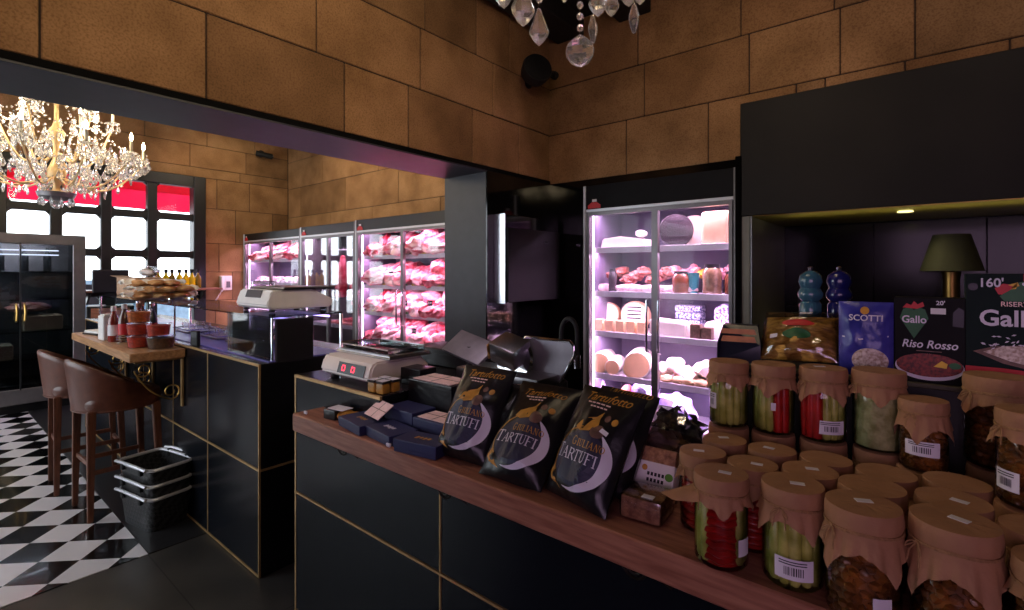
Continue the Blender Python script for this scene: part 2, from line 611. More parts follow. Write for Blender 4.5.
        if parent is not None:
            o.parent = parent
            if world:
                me.transform(Matrix.Translation(-root_loc(parent)))
        return o


def root_loc(o):
    v = Vector(o.location)
    while o.parent:
        o = o.parent
        v = v + o.location
    return v


def tag(o, label, cat, group=None, kind=None):
    o['label'] = label
    o['category'] = cat
    if group:
        o['group'] = group
    if kind:
        o['kind'] = kind
    return o


def thing(name, label, cat, loc=(0, 0, 0), rz=0.0, group=None):
    o = bpy.data.objects.new(name, None)
    o.empty_display_size = 0.05
    o.location = loc
    o.rotation_euler = (0, 0, rz)
    COL.objects.link(o)
    return tag(o, label, cat, group)


def struct(name, mb, m, **kw):
    o = mb.build(name, m, **kw)
    o['kind'] = 'structure'
    return o


def dup(root, name=None, label=None, loc=None, rz=None, group=None, scale=None):
    r = root.copy()
    COL.objects.link(r)
    for ch in list(root.children):
        c = ch.copy()
        COL.objects.link(c)
        c.parent = r
        for g in list(ch.children):
            d = g.copy()
            COL.objects.link(d)
            d.parent = c
    if label:
        r['label'] = label
    if group:
        r['group'] = group
    if loc is not None:
        r.location = loc
    if rz is not None:
        r.rotation_euler = (0, 0, rz)
    if scale is not None:
        r.scale = (scale,) * 3 if not isinstance(scale, tuple) else scale
    return r


_txt = {}


def text(s, size=1.0, shear=0.0, bold=0.0, spacing=1.0):
    key = (s, shear, bold, spacing)
    if key not in _txt:
        cu = bpy.data.curves.new('lettering', 'FONT')
        cu.body = s
        cu.align_x = 'CENTER'
        cu.align_y = 'CENTER'
        cu.shear = shear
        cu.offset = bold
        cu.space_character = spacing
        cu.resolution_u = 3
        ob = bpy.data.objects.new('lettering', cu)
        COL.objects.link(ob)
        dg = bpy.context.evaluated_depsgraph_get()
        me = bpy.data.meshes.new_from_object(ob.evaluated_get(dg))
        bpy.data.objects.remove(ob)
        _txt[key] = me
    return _txt[key]


SERIF = {  # strokes: (x0,y0,x1,y1,width)
    'T': [(.5, 0, .5, 1, .16), (.05, .96, .95, .96, .08), (.08, .96, .05, .78, .06), (.92, .96, .95, .78, .06), (.3, .02, .7, .02, .05)],
    'A': [(.1, 0, .5, 1, .07), (.5, 1, .9, 0, .16), (.25, .36, .75, .36, .06), (0, .02, .25, .02, .05), (.72, .02, 1.05, .02, .05)],
    'R': [(.2, 0, .2, 1, .16), (.2, .96, .6, .96, .07), (.6, .96, .78, .76, .13), (.78, .76, .6, .52, .13), (.6, .52, .2, .52, .07),
          (.48, .5, .9, 0, .14), (.05, .02, .38, .02, .05), (.05, .98, .3, .98, .05)],
    'U': [(.2, 1, .2, .25, .15), (.2, .25, .36, .05, .12), (.36, .05, .62, .05, .08), (.62, .05, .78, .25, .08), (.78, .25, .78, 1, .07),
          (.03, .98, .38, .98, .05), (.62, .98, .94, .98, .05)],
    'F': [(.22, 0, .22, 1, .16), (.22, .96, .85, .96, .07), (.85, .96, .85, .78, .06), (.22, .52, .62, .52, .06), (.05, .02, .42, .02, .05),
          (.05, .98, .3, .98, .05)],
    'I': [(.25, 0, .25, 1, .17), (.06, .02, .44, .02, .05), (.06, .98, .44, .98, .05)],
    'G': [(.85, .8, .6, .97, .09), (.6, .97, .35, .95, .1), (.35, .95, .14, .65, .14), (.14, .65, .14, .35, .16), (.14, .35, .35, .05, .14),
          (.35, .05, .65, .03, .1), (.65, .03, .82, .15, .12), (.82, .15, .82, .42, .13), (.6, .42, .98, .42, .05)],
    'L': [(.22, 0, .22, 1, .16), (.05, .98, .4, .98, .05), (.1, .04, .82, .04, .07), (.82, .04, .86, .25, .06)],
    'N': [(.2, 0, .2, 1, .07), (.2, 1, .8, 0, .16), (.8, 0, .8, 1, .07), (.05, .02, .36, .02, .05), (.64, .98, .96, .98, .05)],
    'O': [(.5, .97, .2, .78, .1), (.2, .78, .12, .5, .15), (.12, .5, .2, .22, .15), (.2, .22, .5, .03, .1), (.5, .03, .8, .22, .1),
          (.8, .22, .88, .5, .15), (.88, .5, .8, .78, .15), (.8, .78, .5, .97, .1)],
}
SW = dict(T=1.0, A=1.05, R=.92, U=.98, F=.9, I=.5, G=1.05, L=.9, N=1.02, O=1.04)


def serif_word(word, first=1.0, rest=0.78):
    """quads (list of 4 xy) of a serif small-caps word, width-normalised to about 1 per em, centred on x"""
    x = 0
    out = []
    for k, ch in enumerate(word):
        h = first if k == 0 else rest
        for (x0, y0, x1, y1, w) in SERIF[ch]:
            a = Vector((x0, y0))
            b = Vector((x1, y1))
            t = (b - a).normalized()
            n = Vector((-t.y, t.x)) * w / 2
            e = t * 0.02
            out.append([((p.x * .9) * h + x, p.y * h) for p in (a - n - e, b - n + e, b + n + e, a + n - e)])
        x += SW[ch] * .92 * h
    return [[(px - x / 2, py) for px, py in q] for q in out], x


# ------------------------------------------------------------------ the setting
XW, XB = -2.516, -2.973      # near and far face of the wall with the opening
YF = 3.546                    # fridge wall
XFAR, YBACK = -8.69, 4.27     # window wall and back wall of the far room
YJ = 2.74
ZB = 2.255
rnd = random.Random(7)


def stone_wall(name, axis, fixed, inward, courses, a0, a1, thick=0.12):
    """courses: [(z0,z1,[joint positions])]; axis 'x' or 'y' is the running direction"""
    mb = MB()
    lay = mb.bm.loops.layers.color.new('tone')
    g = 0.0035
    r = random.Random(len(name) * 13 + 5)
    for z0, z1, js in courses:
        e = [a0] + [j for j in sorted(js) if a0 < j < a1] + [a1]
        for p, q in zip(e, e[1:]):
            n0 = len(mb.bm.faces)
            d = r.uniform(0, 0.004)
            f0, f1 = (fixed - inward * thick, fixed - inward * d)
            if f0 > f1:
                f0, f1 = f1, f0
            if axis == 'x':
                mb.box(p + g, q - g, f0, f1, z0 + g, z1 - g, 0.004)
            else:
                mb.box(f0, f1, p + g, q - g, z0 + g, z1 - g, 0.004)
            t = r.uniform(0.84, 1.12)
            w = r.uniform(-0.04, 0.04)
            mb.bm.faces.ensure_lookup_table()
            for f in list(mb.bm.faces)[n0:]:
                for l in f.loops:
                    l[lay] = (t, t * (1 + w * .5), t * (1 + w), 1)
    # dark mortar bed right behind the block faces
    mb.mi = 1
    z0, z1 = courses[0][0], courses[-1][1]
    f0, f1 = sorted((fixed - inward * (thick + 0.03), fixed - inward * 0.010))
    if axis == 'x':
        mb.box(a0, a1, f0, f1, z0, z1)
    else:
        mb.box(f0, f1, a0, a1, z0, z1)
    return struct(name, mb, ['stone', M['mortar']], smooth=0)


M['mortar'] = mat('dark_mortar', srgb(44, 30, 20), 0.9)


def jpx(pts, fixed, axis):
    return [(ox(p, 200, fixed).y if axis == 'y' else oy(p, 200, fixed).x) for p in pts]


# left wall, above the opening (runs along y)
stone_wall('wall_left', 'y', XW, 1, [
    (ZB + .03, 2.679, jpx((-160, 40, 206.7, 345, 409, 473, 519.5), XW, 'y')),
    (2.679, 3.078, jpx((-200, 120, 317, 421, 493.5), XW, 'y')),
    (3.078, 3.6, jpx((-100, 250, 425.6, 477, 510), XW, 'y'))], -2.6, YF)
# fridge wall, above the black panels (runs along x)
stone_wall('wall_right', 'x', YF, -1, [
    (ZB, 2.679, jpx((626, 708, 796, 825, 905, 1010), YF, 'x')),
    (2.679, 3.078, jpx((644, 749, 840, 915, 1030), YF, 'x')),
    (3.078, 3.6, jpx((637.5, 740.6, 834, 960), YF, 'x'))], XW - .16, 2.6)
# far room: window wall and back wall
yw = lambda zs: zs
stone_wall('wall_far', 'y', XFAR, 1, [
    (2.97, 3.12, jpx((60, 150, 240), XFAR, 'y')), (3.12, 3.47, jpx((130, 190, 246), XFAR, 'y')),
    (3.47, 3.8, jpx((80, 145, 207, 255), XFAR, 'y'))], -2.6, YBACK)
stone_wall('wall_far', 'y', XFAR, 1, [
    (0.0, 0.6, [3.4, 3.9]), (0.6, 1.05, [3.1, 3.7]), (1.05, 1.5, [3.35, 3.95]), (1.5, 1.95, [3.15, 3.8]), (1.95, 2.5, [3.4, 4.0]),
    (2.5, 2.97, [3.12, 3.62])], 2.95, YBACK)
stone_wall('wall_back', 'x', YBACK, -1, [
    (1.9, 2.45, jpx((330, 372, 440), YBACK, 'x')), (2.45, 2.95, jpx((300, 345, 398, 450), YBACK, 'x')),
    (2.95, 3.42, jpx((322, 378, 430), YBACK, 'x')), (3.42, 3.8, jpx((311, 360, 410), YBACK, 'x'))], XFAR, XB)

mb = MB()
mb.box(-9.1, -3.19, -2.6, 4.4, -0.12, -0.004)
mb.box(-3.19, 2.62, -2.6, 5.2, -0.12, -0.004)
struct('floor', mb, 'floor', smooth=0)
mb = MB().box(-8.69, -3.19, -2.6, 0.81, -0.0038, 0.0)
ck = struct('checker_floor', mb, checker_mat(0, 0, 0.2), smooth=0)
mb = MB().box(-8.69, -3.19, 0.815, 4.27, -0.0038, -0.0005)
struct('border_floor', mb, 'floorgloss', smooth=0)

mb = MB()
mb.box(-2.7, 2.62, -2.62, 5.2, 3.6, 3.7)
for x in (-2.3, -1.72, -1.14, -0.56, 0.02, 0.6, 1.2, 1.8):
    mb.box(x - 0.13, x + 0.13, -2.6, YF - 0.002, 3.445, 3.6, 0.006)
struct('ceiling', mb, 'ceiling', smooth=0)
struct('far_ceiling', MB().box(-9.0, XB + .3, -2.62, 4.42, 3.8, 3.9), mat('far_ceiling_paint', srgb(150, 140, 128), .8), smooth=0)

# plain shell behind the camera and beyond the frame
mb = MB()
mb.box(XFAR - .2, XFAR - .14, 2.8, YBACK + .3, -.1, 3.9)
mb.box(XFAR - .2, XB + .1, YBACK + .14, YBACK + .3, -.1, 3.9)
mb.box(XW - .1, 2.72, YF + .155, YF + .3, 2.2, 3.7)
mb.box(XW - .1, -.9, YF + .72, YF + .8, -.1, 2.3)
mb.box(-.96, -.93, YF + .1, 5.2, -.1, 2.3)
struct('wall_outer', mb, 'black', smooth=0)
mb = MB()
mb.box(2.6, 2.72, -2.6, 5.2, 0, 3.6)
struct('wall_side', mb, 'black', smooth=0)
mb = MB()
for x0, x1, z0, z1 in ((-9.0, -8.1, 0, 3.9), (-3.4, -.45, 0, 3.9), (2.25, 2.72, 0, 3.9), (-8.1, -3.4, 0, .5), (-8.1, -3.4, 3.0, 3.9), (-.45, 2.25, 0, .75), (-.45, 2.25, 2.75, 3.9)):
    mb.box(x0, x1, -2.72, -2.6, z0, z1)
struct('wall_rear', mb, mat('rear_wall_paint', srgb(92, 74, 62), .8), smooth=0)
for n, x0, x1, z0, z1, gm in ((2, -8.1, -3.4, .5, 3.0, 'glass'), (3, -.45, 2.25, .75, 2.75, M['tint'])):  # added windows out of view, daylight fill for the counter and far room
    mb = MB()
    for k in range(5):
        x = x0 + (x1 - x0) * k / 4
        mb.box(x - .04, x + .04, -2.70, -2.62, z0, z1)
    for k in range(4):
        z = z0 + (z1 - z0) * k / 3
        mb.box(x0, x1, -2.695, -2.625, z - .04, z + .04)
    w_ = struct('window_%d' % n, mb, 'black', smooth=0)
    g = MB().box(x0, x1, -2.665, -2.66, z0, z1).build('pane', gm, w_, smooth=0)
    g['kind'] = 'structure'
# body of the wall with the opening: lintel, black face strip, jamb and black panel to the corner
mb = MB()
mb.box(XB, XW - 0.16, -2.6, YF, ZB + .0, 3.9)
mb.box(XB, XW - .16, -2.6, -1.2, 0, ZB)
struct('wall_left', mb, mat('lintel_core', srgb(90, 72, 56), .8), smooth=0)
mb = MB()
mb.box(XB, XW + .002, -1.2, YJ, ZB - .008, ZB + .001)
mb.box(XB - .002, XW - .012, YJ, YF + 0.6, 0, ZB + .02)
struct('trim_1', mb, 'beam', smooth=0)
mb = MB()
mb.box(XW - .012, XW, YJ + .001, YF, 0, ZB)
struct('trim_2', mb, 'blackgloss', smooth=0)
mb = MB()
mb.box(XW - .16, XW + .004, -1.2, YF, ZB + .001, ZB + .03)
struct('trim_5', mb, mat('matt_black_strip', srgb(9, 9, 9), .8, spec=.1), smooth=0)
mb = MB()
mb.box(XW, -2.175, YF, YF + .12, 0, ZB)
mb.box(-2.175, -0.965, YF, YF + .12, 2.2, ZB)
mb.box(-2.175, -0.965, YF + .62, YF + .7, 0, 2.3)
mb.box(-0.965, -0.925, YF - .1, YF + .9, 0, ZB)
struct('wall_right', mb, 'blackgloss', smooth=0)
# cooking niche behind the hood
mb = MB()
mb.box(-0.925, -0.88, YF - .09, 4.5, 0, 1.86)
struct('trim_3', mb, mat('niche_side_paint', srgb(112, 110, 100), .35, var=.05), smooth=0)
mb = MB()
for i in range(6):
    for k in range(4):
        x0 = -0.9 + i * 0.6
        mb.box(x0 + .002, x0 + .598, 4.49, 4.55, .62 * k - .001 + .002, .62 * k + .618, 0.003)
mb.box(-0.95, 2.7, 4.535, 4.6, 0, 2.3)
mb.box(-0.95, 2.7, YF + .12, 4.6, 1.9, 2.0)
struct('wall_niche', mb, 'tilewall', smooth=0)
mb = MB()
mb.box(-0.9, 2.6, YF - .05, 4.5, 1.865, 1.9)
struct('trim_4', mb, mat('gilded_soffit', srgb(150, 136, 64), 0.35, metal=.3, var=.1), smooth=0)

# window of the far room: frame with mullions, panes as its child
mb = MB()
ys = [2.95, 2.255, 1.724, 1.211, 0.70, 0.19, -0.33, -0.85, -1.37]
zs = [0.65, 1.21, 1.765, 2.33]
mb.box(XFAR - .1, XFAR + .05, 2.78, 2.95, .55, 2.97, .01)
mb.box(XFAR - .1, XFAR + .05, -1.45, 2.782, 2.80, 2.97, .01)
mb.box(XFAR - .1, XFAR + .05, -1.45, 2.782, .55, .70, .01)
for y in ys[1:]:
    mb.box(XFAR - .08, XFAR + .03, y - .06, y + .06, .6, 2.9, .008)
for z in zs[1:]:
    mb.box(XFAR - .075, XFAR + .025, -1.4, 2.9, z - .05, z + .05, .008)
for a, b in zip(ys[1:], [2.81] + [y - .0 for y in ys[1:-1]]):
    hi = b - (.0 if b == 2.81 else .06)
    lo = a + .06
    for z0, z1 in zip([.70] + [z + .05 for z in zs[1:]], [z - .05 for z in zs[1:]] + [2.80]):
        for (cy_, sy_) in ((lo, 1), (hi, -1)):
            for (cz_, sz_) in ((z0, 1), (z1, -1)):
                mb.prism([(XFAR - .05, cy_, cz_), (XFAR - .05, cy_ + .045 * sy_, cz_), (XFAR - .05, cy_, cz_ + .045 * sz_)], (.05, 0, 0))
win = struct('window_1', mb, 'black', smooth=0)
g = MB().box(XFAR - .05, XFAR - .045, -1.4, 2.85, .62, 2.9).build('pane', 'glass', win, smooth=0)
g['kind'] = 'structure'
mb = MB()
mb.box(XFAR - .12, XFAR, -2.6, 2.95, 0, .55)
mb.box(XFAR - .12, XFAR, -2.6, -1.45, .5, 3.0)
struct('wall_far', mb, mat('below_window_paint', srgb(60, 56, 54), .6), smooth=0)

# outside the window
mb = MB().box(-24, XFAR - .15, -14, 18, -.2, -.02)
struct('pavement', mb, 'pave', smooth=0)
t = thing('awning', 'red awning valance hanging outside the top window panes', 'awning', (-9.6, 0.8, 2.5))
mb = MB()
n = 40
mb.grid(lambda u, v: Vector((-9.6 + .02 * sin(u * 90), -3 + u * 7.2, 2.50 + v * .3)), n * 3, 3)
mb.build('valance', 'awning', t, world=True)
mb = MB().prism([(-9.6, -3, 2.79), (-8.86, -3, 3.35), (-8.86, -3, 3.38), (-9.6, -3, 2.82)], (0, 7.2, 0))
mb.build('canopy', 'awning', t, world=True, smooth=0)
t = thing('parked_car', 'pale blue grey car parked outside the lower window panes', 'car', (-12.3, 2.6, 0))
mb = MB().prism([(-.9, -2.1, .3), (-.9, -2.1, .75), (-.9, -1.2, .88), (-.9, -.7, 1.35), (-.9, .8, 1.38), (-.9, 1.5, .9), (-.9, 2.1, .8), (-.9, 2.1, .3)],
                (1.8, 0, 0))
mb.build('body', 'car', t, smooth=0)
for y in (-1.3, 1.3):
    for x in (-.8, .8):
        MB().tube([(x - .1, y, .3), (x + .1, y, .3)], .3, 20).build('wheel', 'rubber', t)
MB().box(.905, .91, -.85, .8, .92, 1.28).build('side_window', 'screen', t, smooth=0)

# ------------------------------------------------------------------ counters
YC = 1.097
SH0 = 0.9465
HT = 1.046


def tiled_counter(name, label, x0, x1, y0, y1, verts, endright=True, top=True):
    t = thing(name, label, 'counter', ((x0 + x1) / 2, (y0 + y1) / 2, 0))
    MB().box(x0, x1, y0 + .004, y1, 0, HT - .004).build('body', 'tiledark', t, world=True, smooth=0)
    xs = [x0] + verts + [x1]
    for a, b in zip(xs, xs[1:]):
        for z0, z1 in ((0.012, .520), (.532, HT - .012)):
            MB().box(a + .005, b - .005, y0 - .004, y0 + .006, z0, z1, .002).build('tile_panel', 'tile', t, world=True, smooth=0)
    for x in xs:
        xx = min(max(x, x0 + .005), x1 - .005)
        MB().box(xx - .004, xx + .004, y0 - .006, y0 + .004, 0, HT).build('vertical_trim', 'gold', t, world=True, smooth=0)
    for z in (.006, .526, HT - .006):
        MB().box(x0, x1, y0 - .007, y0 + .004, z - .005, z + .005).build('horizontal_trim', 'gold', t, world=True, smooth=0)
    if endright:
        MB().box(x1 - .002, x1 + .006, y0, y1, .52, .53).build('end_trim', 'gold', t, world=True, smooth=0)
    MB().box(x0, x1, y0 + .004, y1, HT - .004, HT, 0).build('counter_top', 'topst', t, world=True, smooth=0)
    return t


XR = -1.53
c1 = tiled_counter('bar_counter', 'black tiled bar counter with gold trim behind the leather stools', -6.3, XW, YC, 1.72,
                   [-5.03, -4.41, -3.766, -3.178])
c2 = thing('shop_counter', 'black tiled counter with gold trim carrying the digital scale and long wood shelf', 'counter', (-.9, 1.5, 0))
X2 = -2.159
MB().box(X2, XR, YC + .004, 1.95, 0, HT - .004).build('body', 'tiledark', c2, world=True, smooth=0)
MB().box(X2 + .005, XR - .002, YC - .004, YC + .006, .88, HT - .012, .002).build('tile_panel', 'tile', c2, world=True, smooth=0)
for z0, z1 in ((0.012, .520), (.532, .876)):
    MB().box(X2 + .005, -1.214, YC - .004, YC + .006, z0, z1, .002).build('tile_panel', 'tile', c2, world=True, smooth=0)
MB().box(X2, X2 + .01, YC - .006, YC + .004, 0, HT).build('vertical_trim', 'gold', c2, world=True, smooth=0)
MB().box(-1.212, -1.206, YC - .006, YC + .004, 0, .874).build('vertical_trim', 'gold', c2, world=True, smooth=0)
MB().box(X2, XR, YC - .007, YC + .004, HT - .012, HT).build('horizontal_trim', 'gold', c2, world=True, smooth=0)
MB().box(X2, XR, YC + .004, 1.95, HT - .004, HT).build('counter_top', 'topst', c2, world=True, smooth=0)
MB().box(XR, 2.3, YC + .004, 1.95, 0, .876).build('low_body', 'tiledark', c2, world=True, smooth=0)
MB().box(XR + .002, -.64, 1.452, 1.64, .876, HT).build('back_upstand', 'black', c2, world=True, smooth=0)
MB().box(-1.13, -.64, 1.175, 1.451, SH0, HT, .004).build('back_step', 'black', c2, world=True, smooth=0)
for a, b in ((-1.209, -.26), (-.26, .69), (.69, 1.64)):
    for z0, z1 in ((0.012, .520), (.532, .87)):
        MB().box(a + .005, b - .005, YC - .004, YC + .006, z0, z1, .002).build('tile_panel', 'tile', c2, world=True, smooth=0)
    MB().box(b - .003, b + .003, YC - .006, YC + .004, 0, .874).build('vertical_trim', 'gold', c2, world=True, smooth=0)
MB().box(X2, 2.3, YC - .007, YC + .004, .522, .530).build('horizontal_trim', 'gold', c2, world=True, smooth=0)
# lower staff worktop seen in the gap between the two counters
t = thing('staff_worktop', 'low dark worktop with wooden edge seen in the gap between the two black counters', 'worktop', (-2.35, 2.0, 0))
MB().box(-2.50, -2.17, 1.60, 2.2, 0, .90).build('cabinet_body', 'tiledark', t, world=True, smooth=0)
MB().box(-2.505, -2.165, 1.58, 2.2, .90, .935, .004).build('worktop', 'wood', t, world=True, smooth=0)

# long wood display shelf (narrow ledge on the left, deep table on the right)
SH = 0.946
t = thing('display_shelf', 'long brown wood shelf in front of the black counter, carrying truffle bags and pickle jars', 'shelf', (-0.6, 1.1, 0))
mb = MB()
mb.prism([(-1.915, .958, SH - .068), (2.2, .958, SH - .068), (2.2, 1.70, SH - .068), (-.632, 1.70, SH - .068), (-.632, 1.45, SH - .068), (XR + .004, 1.45, SH - .068), (XR + .004, YC - .008, SH - .068),
          (-1.915, YC - .008, SH - .068)], (0, 0, .068))
bmesh.ops.bevel(mb.bm, geom=mb.bm.edges[:], offset=.004, segments=1, affect='EDGES')
mb.build('board', 'wood', t, world=True, smooth=0)
for x in (-1.62, -1.05, -.42, .2):
    MB().box(x - .012, x + .012, YC - .026, YC - .008, SH - .14, SH - .069, .003).build('bracket_block', 'iron', t, world=True, smooth=0)
    pts = []
    for i in range(26):
        a = i / 25 * 1.75 * 2 * pi
        r = .034 * (1 - i / 25 * .55)
        pts.append((x - .09 + r * cos(a + pi), YC - .045, SH - .110 + r * sin(a + pi)))
    MB().tube(pts, .004, 6).build('scroll', 'iron', t, world=True)
    MB().tube([(x - .01, YC - .03, SH - .14), (x - .055, YC - .045, SH - .11)], .004, 6).build('scroll', 'iron', t, world=True)

# oak bar ledge with gilt scroll brackets
XL, LH = -3.527, 1.026
t = thing('bar_ledge', 'light oak drinks ledge on gilt scroll brackets above the stools', 'ledge', (-4.3, .95, 0))
MB().box(-5.13, XL, .806, YC - .008, LH - .052, LH, .004).build('board', 'oak', t, world=True, smooth=0)
for x in (XL - .035, XL - .62, XL - 1.3):
    b = MB()
    b.box(x - .012, x + .012, YC - .022, YC - .008, LH - .36, LH - .053, .003)
    b.box(x - .012, x + .012, YC - .26, YC - .008, LH - .064, LH - .053, .002)
    b.build('bracket_plate', 'gold', t, world=True, smooth=0)
    pts = []
    for i in range(30):                      # big C scroll
        a = pi * .5 + i / 29 * pi * 1.25
        pts.append((x, YC - .10 + .085 * cos(a) * -1 - .0, LH - .19 + .115 * sin(a)))
    s1 = []
    for i in range(36):
        u = i / 35
        a = -pi * .5 + u * 2.6 * pi
        r = .05 * (1 - .7 * u)
        s1.append((x, YC - .075 + r * cos(a), LH - .255 + r * sin(a)))
    s2 = []
    for i in range(36):
        u = i / 35
        a = pi + u * 2.6 * pi
        r = .045 * (1 - .7 * u)
        s2.append((x, YC - .215 + r * cos(a), LH - .105 + r * sin(a)))
    arc = []
    for i in range(16):
        u = i / 15
        arc.append((x, YC - .26 + .185 * (u ** 1.2), LH - .105 - .20 * u - .03 * sin(u * pi)))
    MB().tube(arc, .0045, 6).build('scroll', 'brass', t, world=True)
    MB().tube(s1, .0045, 6).build('scroll', 'brass', t, world=True)
    MB().tube(s2, .0045, 6).build('scroll', 'brass', t, world=True)

# ------------------------------------------------------------------ bar stools
def make_stool(label, loc, rz):
    t = thing('bar_stool', label, 'stool', loc, rz, 'leather bar stools at the ledge')
    # seat cushion
    def seat(u, v):
        a = 2 * pi * u
        e = .55
        cx_, sy_ = cos(a), sin(a)
        x = .205 * (abs(cx_) ** e) * (1 if cx_ > 0 else -1)
        y = .200 * (abs(sy_) ** e) * (1 if sy_ > 0 else -1)
        if v < .25:
            k, z = v / .25, .655
        elif v < .75:
            q = (v - .25) / .5
            k, z = 1 + .05 * sin(q * pi), .655 + .085 * q
        else:
            k, z = max(1 - (v - .75) / .25, 0.001), .74 + .018 * sin((v - .75) / .25 * pi / 2)
        return Vector((x * k, y * k, z))
    MB().grid(seat, 40, 17, True).build('seat', 'leather', t)
    # wraparound back shell: tall behind, dipping to low arms in front
    def shell(u, v):
        th = (u - .5) * 2 * RAD(128)
        c = cos(th)
        top = .75 + .205 * max(0, (c + .62) / 1.62) ** 1.15
        sx = .236 + .018 * v
        x = sx * sin(th) * (1.0 if c > 0 else (1 - .10 * (-c)))
        y = -.232 * c - .035 * v * max(c, 0)
        z = .645 + (top - .645) * v
        return Vector((x, y, z))
    mb = MB()
    N, K, th = 41, 12, .028
    def skin(u, v):
        # v 0..1 outer face, then over the lip and down the inner face
        if v < .45:
            return shell(u, v / .45)
        if v < .55:
            q = (v - .45) / .1
            a, p = shell(u, 1.0), shell(u, 1.0)
            d = Vector((-p.x, -p.y, 0)).normalized()
            return p + d * th * .5 * (1 - cos(q * pi)) + Vector((0, 0, .014 * sin(q * pi)))
        q = 1 - (v - .55) / .45
        p = shell(u, q)
        d = Vector((-p.x, -p.y, 0)).normalized()
        return p + d * th
    mb.grid(skin, N, 30)
    for u in (0.0, 1.0):
        ring = [skin(u, j / 29) for j in range(30)]
        mb.poly(ring)
    mb.build('backrest', 'leather', t)
    seam = [shell(u, 0.02) * 1.004 for u in [i / 30 for i in range(31)]]
    MB().tube(seam, .005, 6).build('piping', 'leather', t)
    for sx in (-1, 1):
        for sy in (-1, 1):
            a = Vector((sx * .165, sy * .165 - .01, .66))
            b = Vector((sx * .180, sy * .182 - .0, 0))
            mb = MB()
            prof = []
            n = Vector((1, 0, 0))
            w0, w1 = .021, .014
            q = [(-1, -1), (1, -1), (1, 1), (-1, 1)]
            lo = [mb.bm.verts.new(b + Vector((i * w1, j * w1, 0))) for i, j in q]
            hi = [mb.bm.verts.new(a + Vector((i * w0, j * w0, 0))) for i, j in q]
            mb.bm.faces.new(lo[::-1])
            mb.bm.faces.new(hi)
            for i in range(4):
                mb.bm.faces.new([lo[i], lo[(i + 1) % 4], hi[(i + 1) % 4], hi[i]])
            bmesh.ops.bevel(mb.bm, geom=mb.bm.edges[:], offset=.004, segments=2, affect='EDGES')
            mb.build('leg', 'walnut', t)
    for (p, q, z) in (((-.172, -.172), (.172, -.172), .33), ((-.172, .172), (.172, .172), .25), ((-.172, -.172), (-.172, .172), .29),
                      ((.172, -.172), (.172, .172), .29)):
        d = 'x' if abs(p[1] - q[1]) < 1e-6 else 'y'
        if d == 'x':
            MB().box(p[0], q[0], p[1] - .009, p[1] + .009, z - .014, z + .014, .003).build('stretcher', 'walnut', t, smooth=0)
        else:
            MB().box(p[0] - .009, p[0] + .009, p[1], q[1], z - .014, z + .014, .003).build('stretcher', 'walnut', t, smooth=0)
    return t


s1 = make_stool('brown leather bar stool with wooden legs, nearer to the shopping baskets', (-4.035, .865, 0), RAD(2))
s2 = dup(s1, label='brown leather bar stool partly hidden behind the other stool, nearer the dark glass fridge', loc=(-4.66, .82, 0), rz=RAD(-3))

# ------------------------------------------------------------------ shopping baskets
def make_basket(label, z):
    t = thing('shopping_basket', label, 'basket', (-3.60, .955, z), RAD(11), 'stacked wicker shopping baskets')
    W2, D2, h = .190, .125, .19
    def wall(inner):
        def f(u, v):
            a = u * 2 * pi
            e = .32
            cx_, sy_ = cos(a), sin(a)
            k = .86 + .14 * v - (.012 if inner else 0)
            return Vector((W2 * k * (abs(cx_) ** e) * (1 if cx_ >= 0 else -1), D2 * k * (abs(sy_) ** e) * (1 if sy_ >= 0 else -1),
                           (.004 if inner else 0) + h * v))
        return f
    mb = MB()
    mb.grid(wall(False), 56, 8, True)
    mb.grid(wall(True), 56, 8, True)
    for inner in (False, True):
        mb.poly([wall(inner)(i / 56, 0) for i in range(56)])
    mb.build('basket_body', 'wicker', t)
    ring = [wall(False)(i / 56, 1.0) * 1.0 for i in range(56)]
    MB().tube([p + Vector((0, 0, .004)) for p in ring], .010, 8, True).build('rim', 'satin', t)
    for sy in (-1, 1):
        pts = [Vector((-.17, sy * .137, h + .012)), Vector((-.09, sy * .143, h + .02)), Vector((.09, sy * .143, h + .02)), Vector((.17, sy * .137, h + .012))]
        MB().tube(pts, .009, 8).build('handle', 'satin', t)
        for sx in (-1, 1):
            MB().box(sx * .10 - .012, sx * .10 + .012, sy * .128 - .012, sy * .128 + .012, h - .03, h + .016, .003).build('clip', 'rubber', t, smooth=0)
    return t


b0 = make_basket('bottom black wicker shopping basket with silver rim in the stack on the floor', 0.0)
dup(b0, label='middle black wicker shopping basket with silver rim in the floor stack', loc=(-3.60, .955, .075))
dup(b0, label='topmost open black wicker shopping basket with silver handles in the floor stack', loc=(-3.60, .955, .168))

# ------------------------------------------------------------------ dark glass fridge at left
t = thing('drinks_fridge', 'tall dark glass fridge with grey frame and brass handles beneath the crystal chandelier', 'fridge', (-7.75, .3, 0))
fx = -7.4
y0f, y1f = -.55, 1.28
mb = MB()
mb.box(fx - .65, fx - .62, y0f, y1f, .1, 1.9)
mb.box(fx - .62, fx, y0f, y0f + .05, .1, 1.9)
mb.box(fx - .62, fx, y1f - .05, y1f, .1, 1.9)
mb.box(fx - .62, fx, y0f, y1f, 1.86, 1.9)
mb.box(fx - .62, fx, y0f, y1f, .1, .3)
mb.box(fx - .55, fx - .05, y0f + .05, y1f - .05, 0, .1)
mb.build('cabinet_body', 'black', t, world=True, smooth=0)
MB().box(fx - .62, fx - .615, y0f + .05, y1f - .05, .3, 1.86).build('liner', 'greymetal', t, world=True, smooth=0)
mb = MB()
mb.box(fx, fx + .03, y0f, y1f, 1.80, 1.91, .006)
mb.box(fx, fx + .03, y1f - .11, y1f, .2, 1.82, .006)
mb.box(fx, fx + .03, y0f, y0f + .11, .2, 1.82, .006)
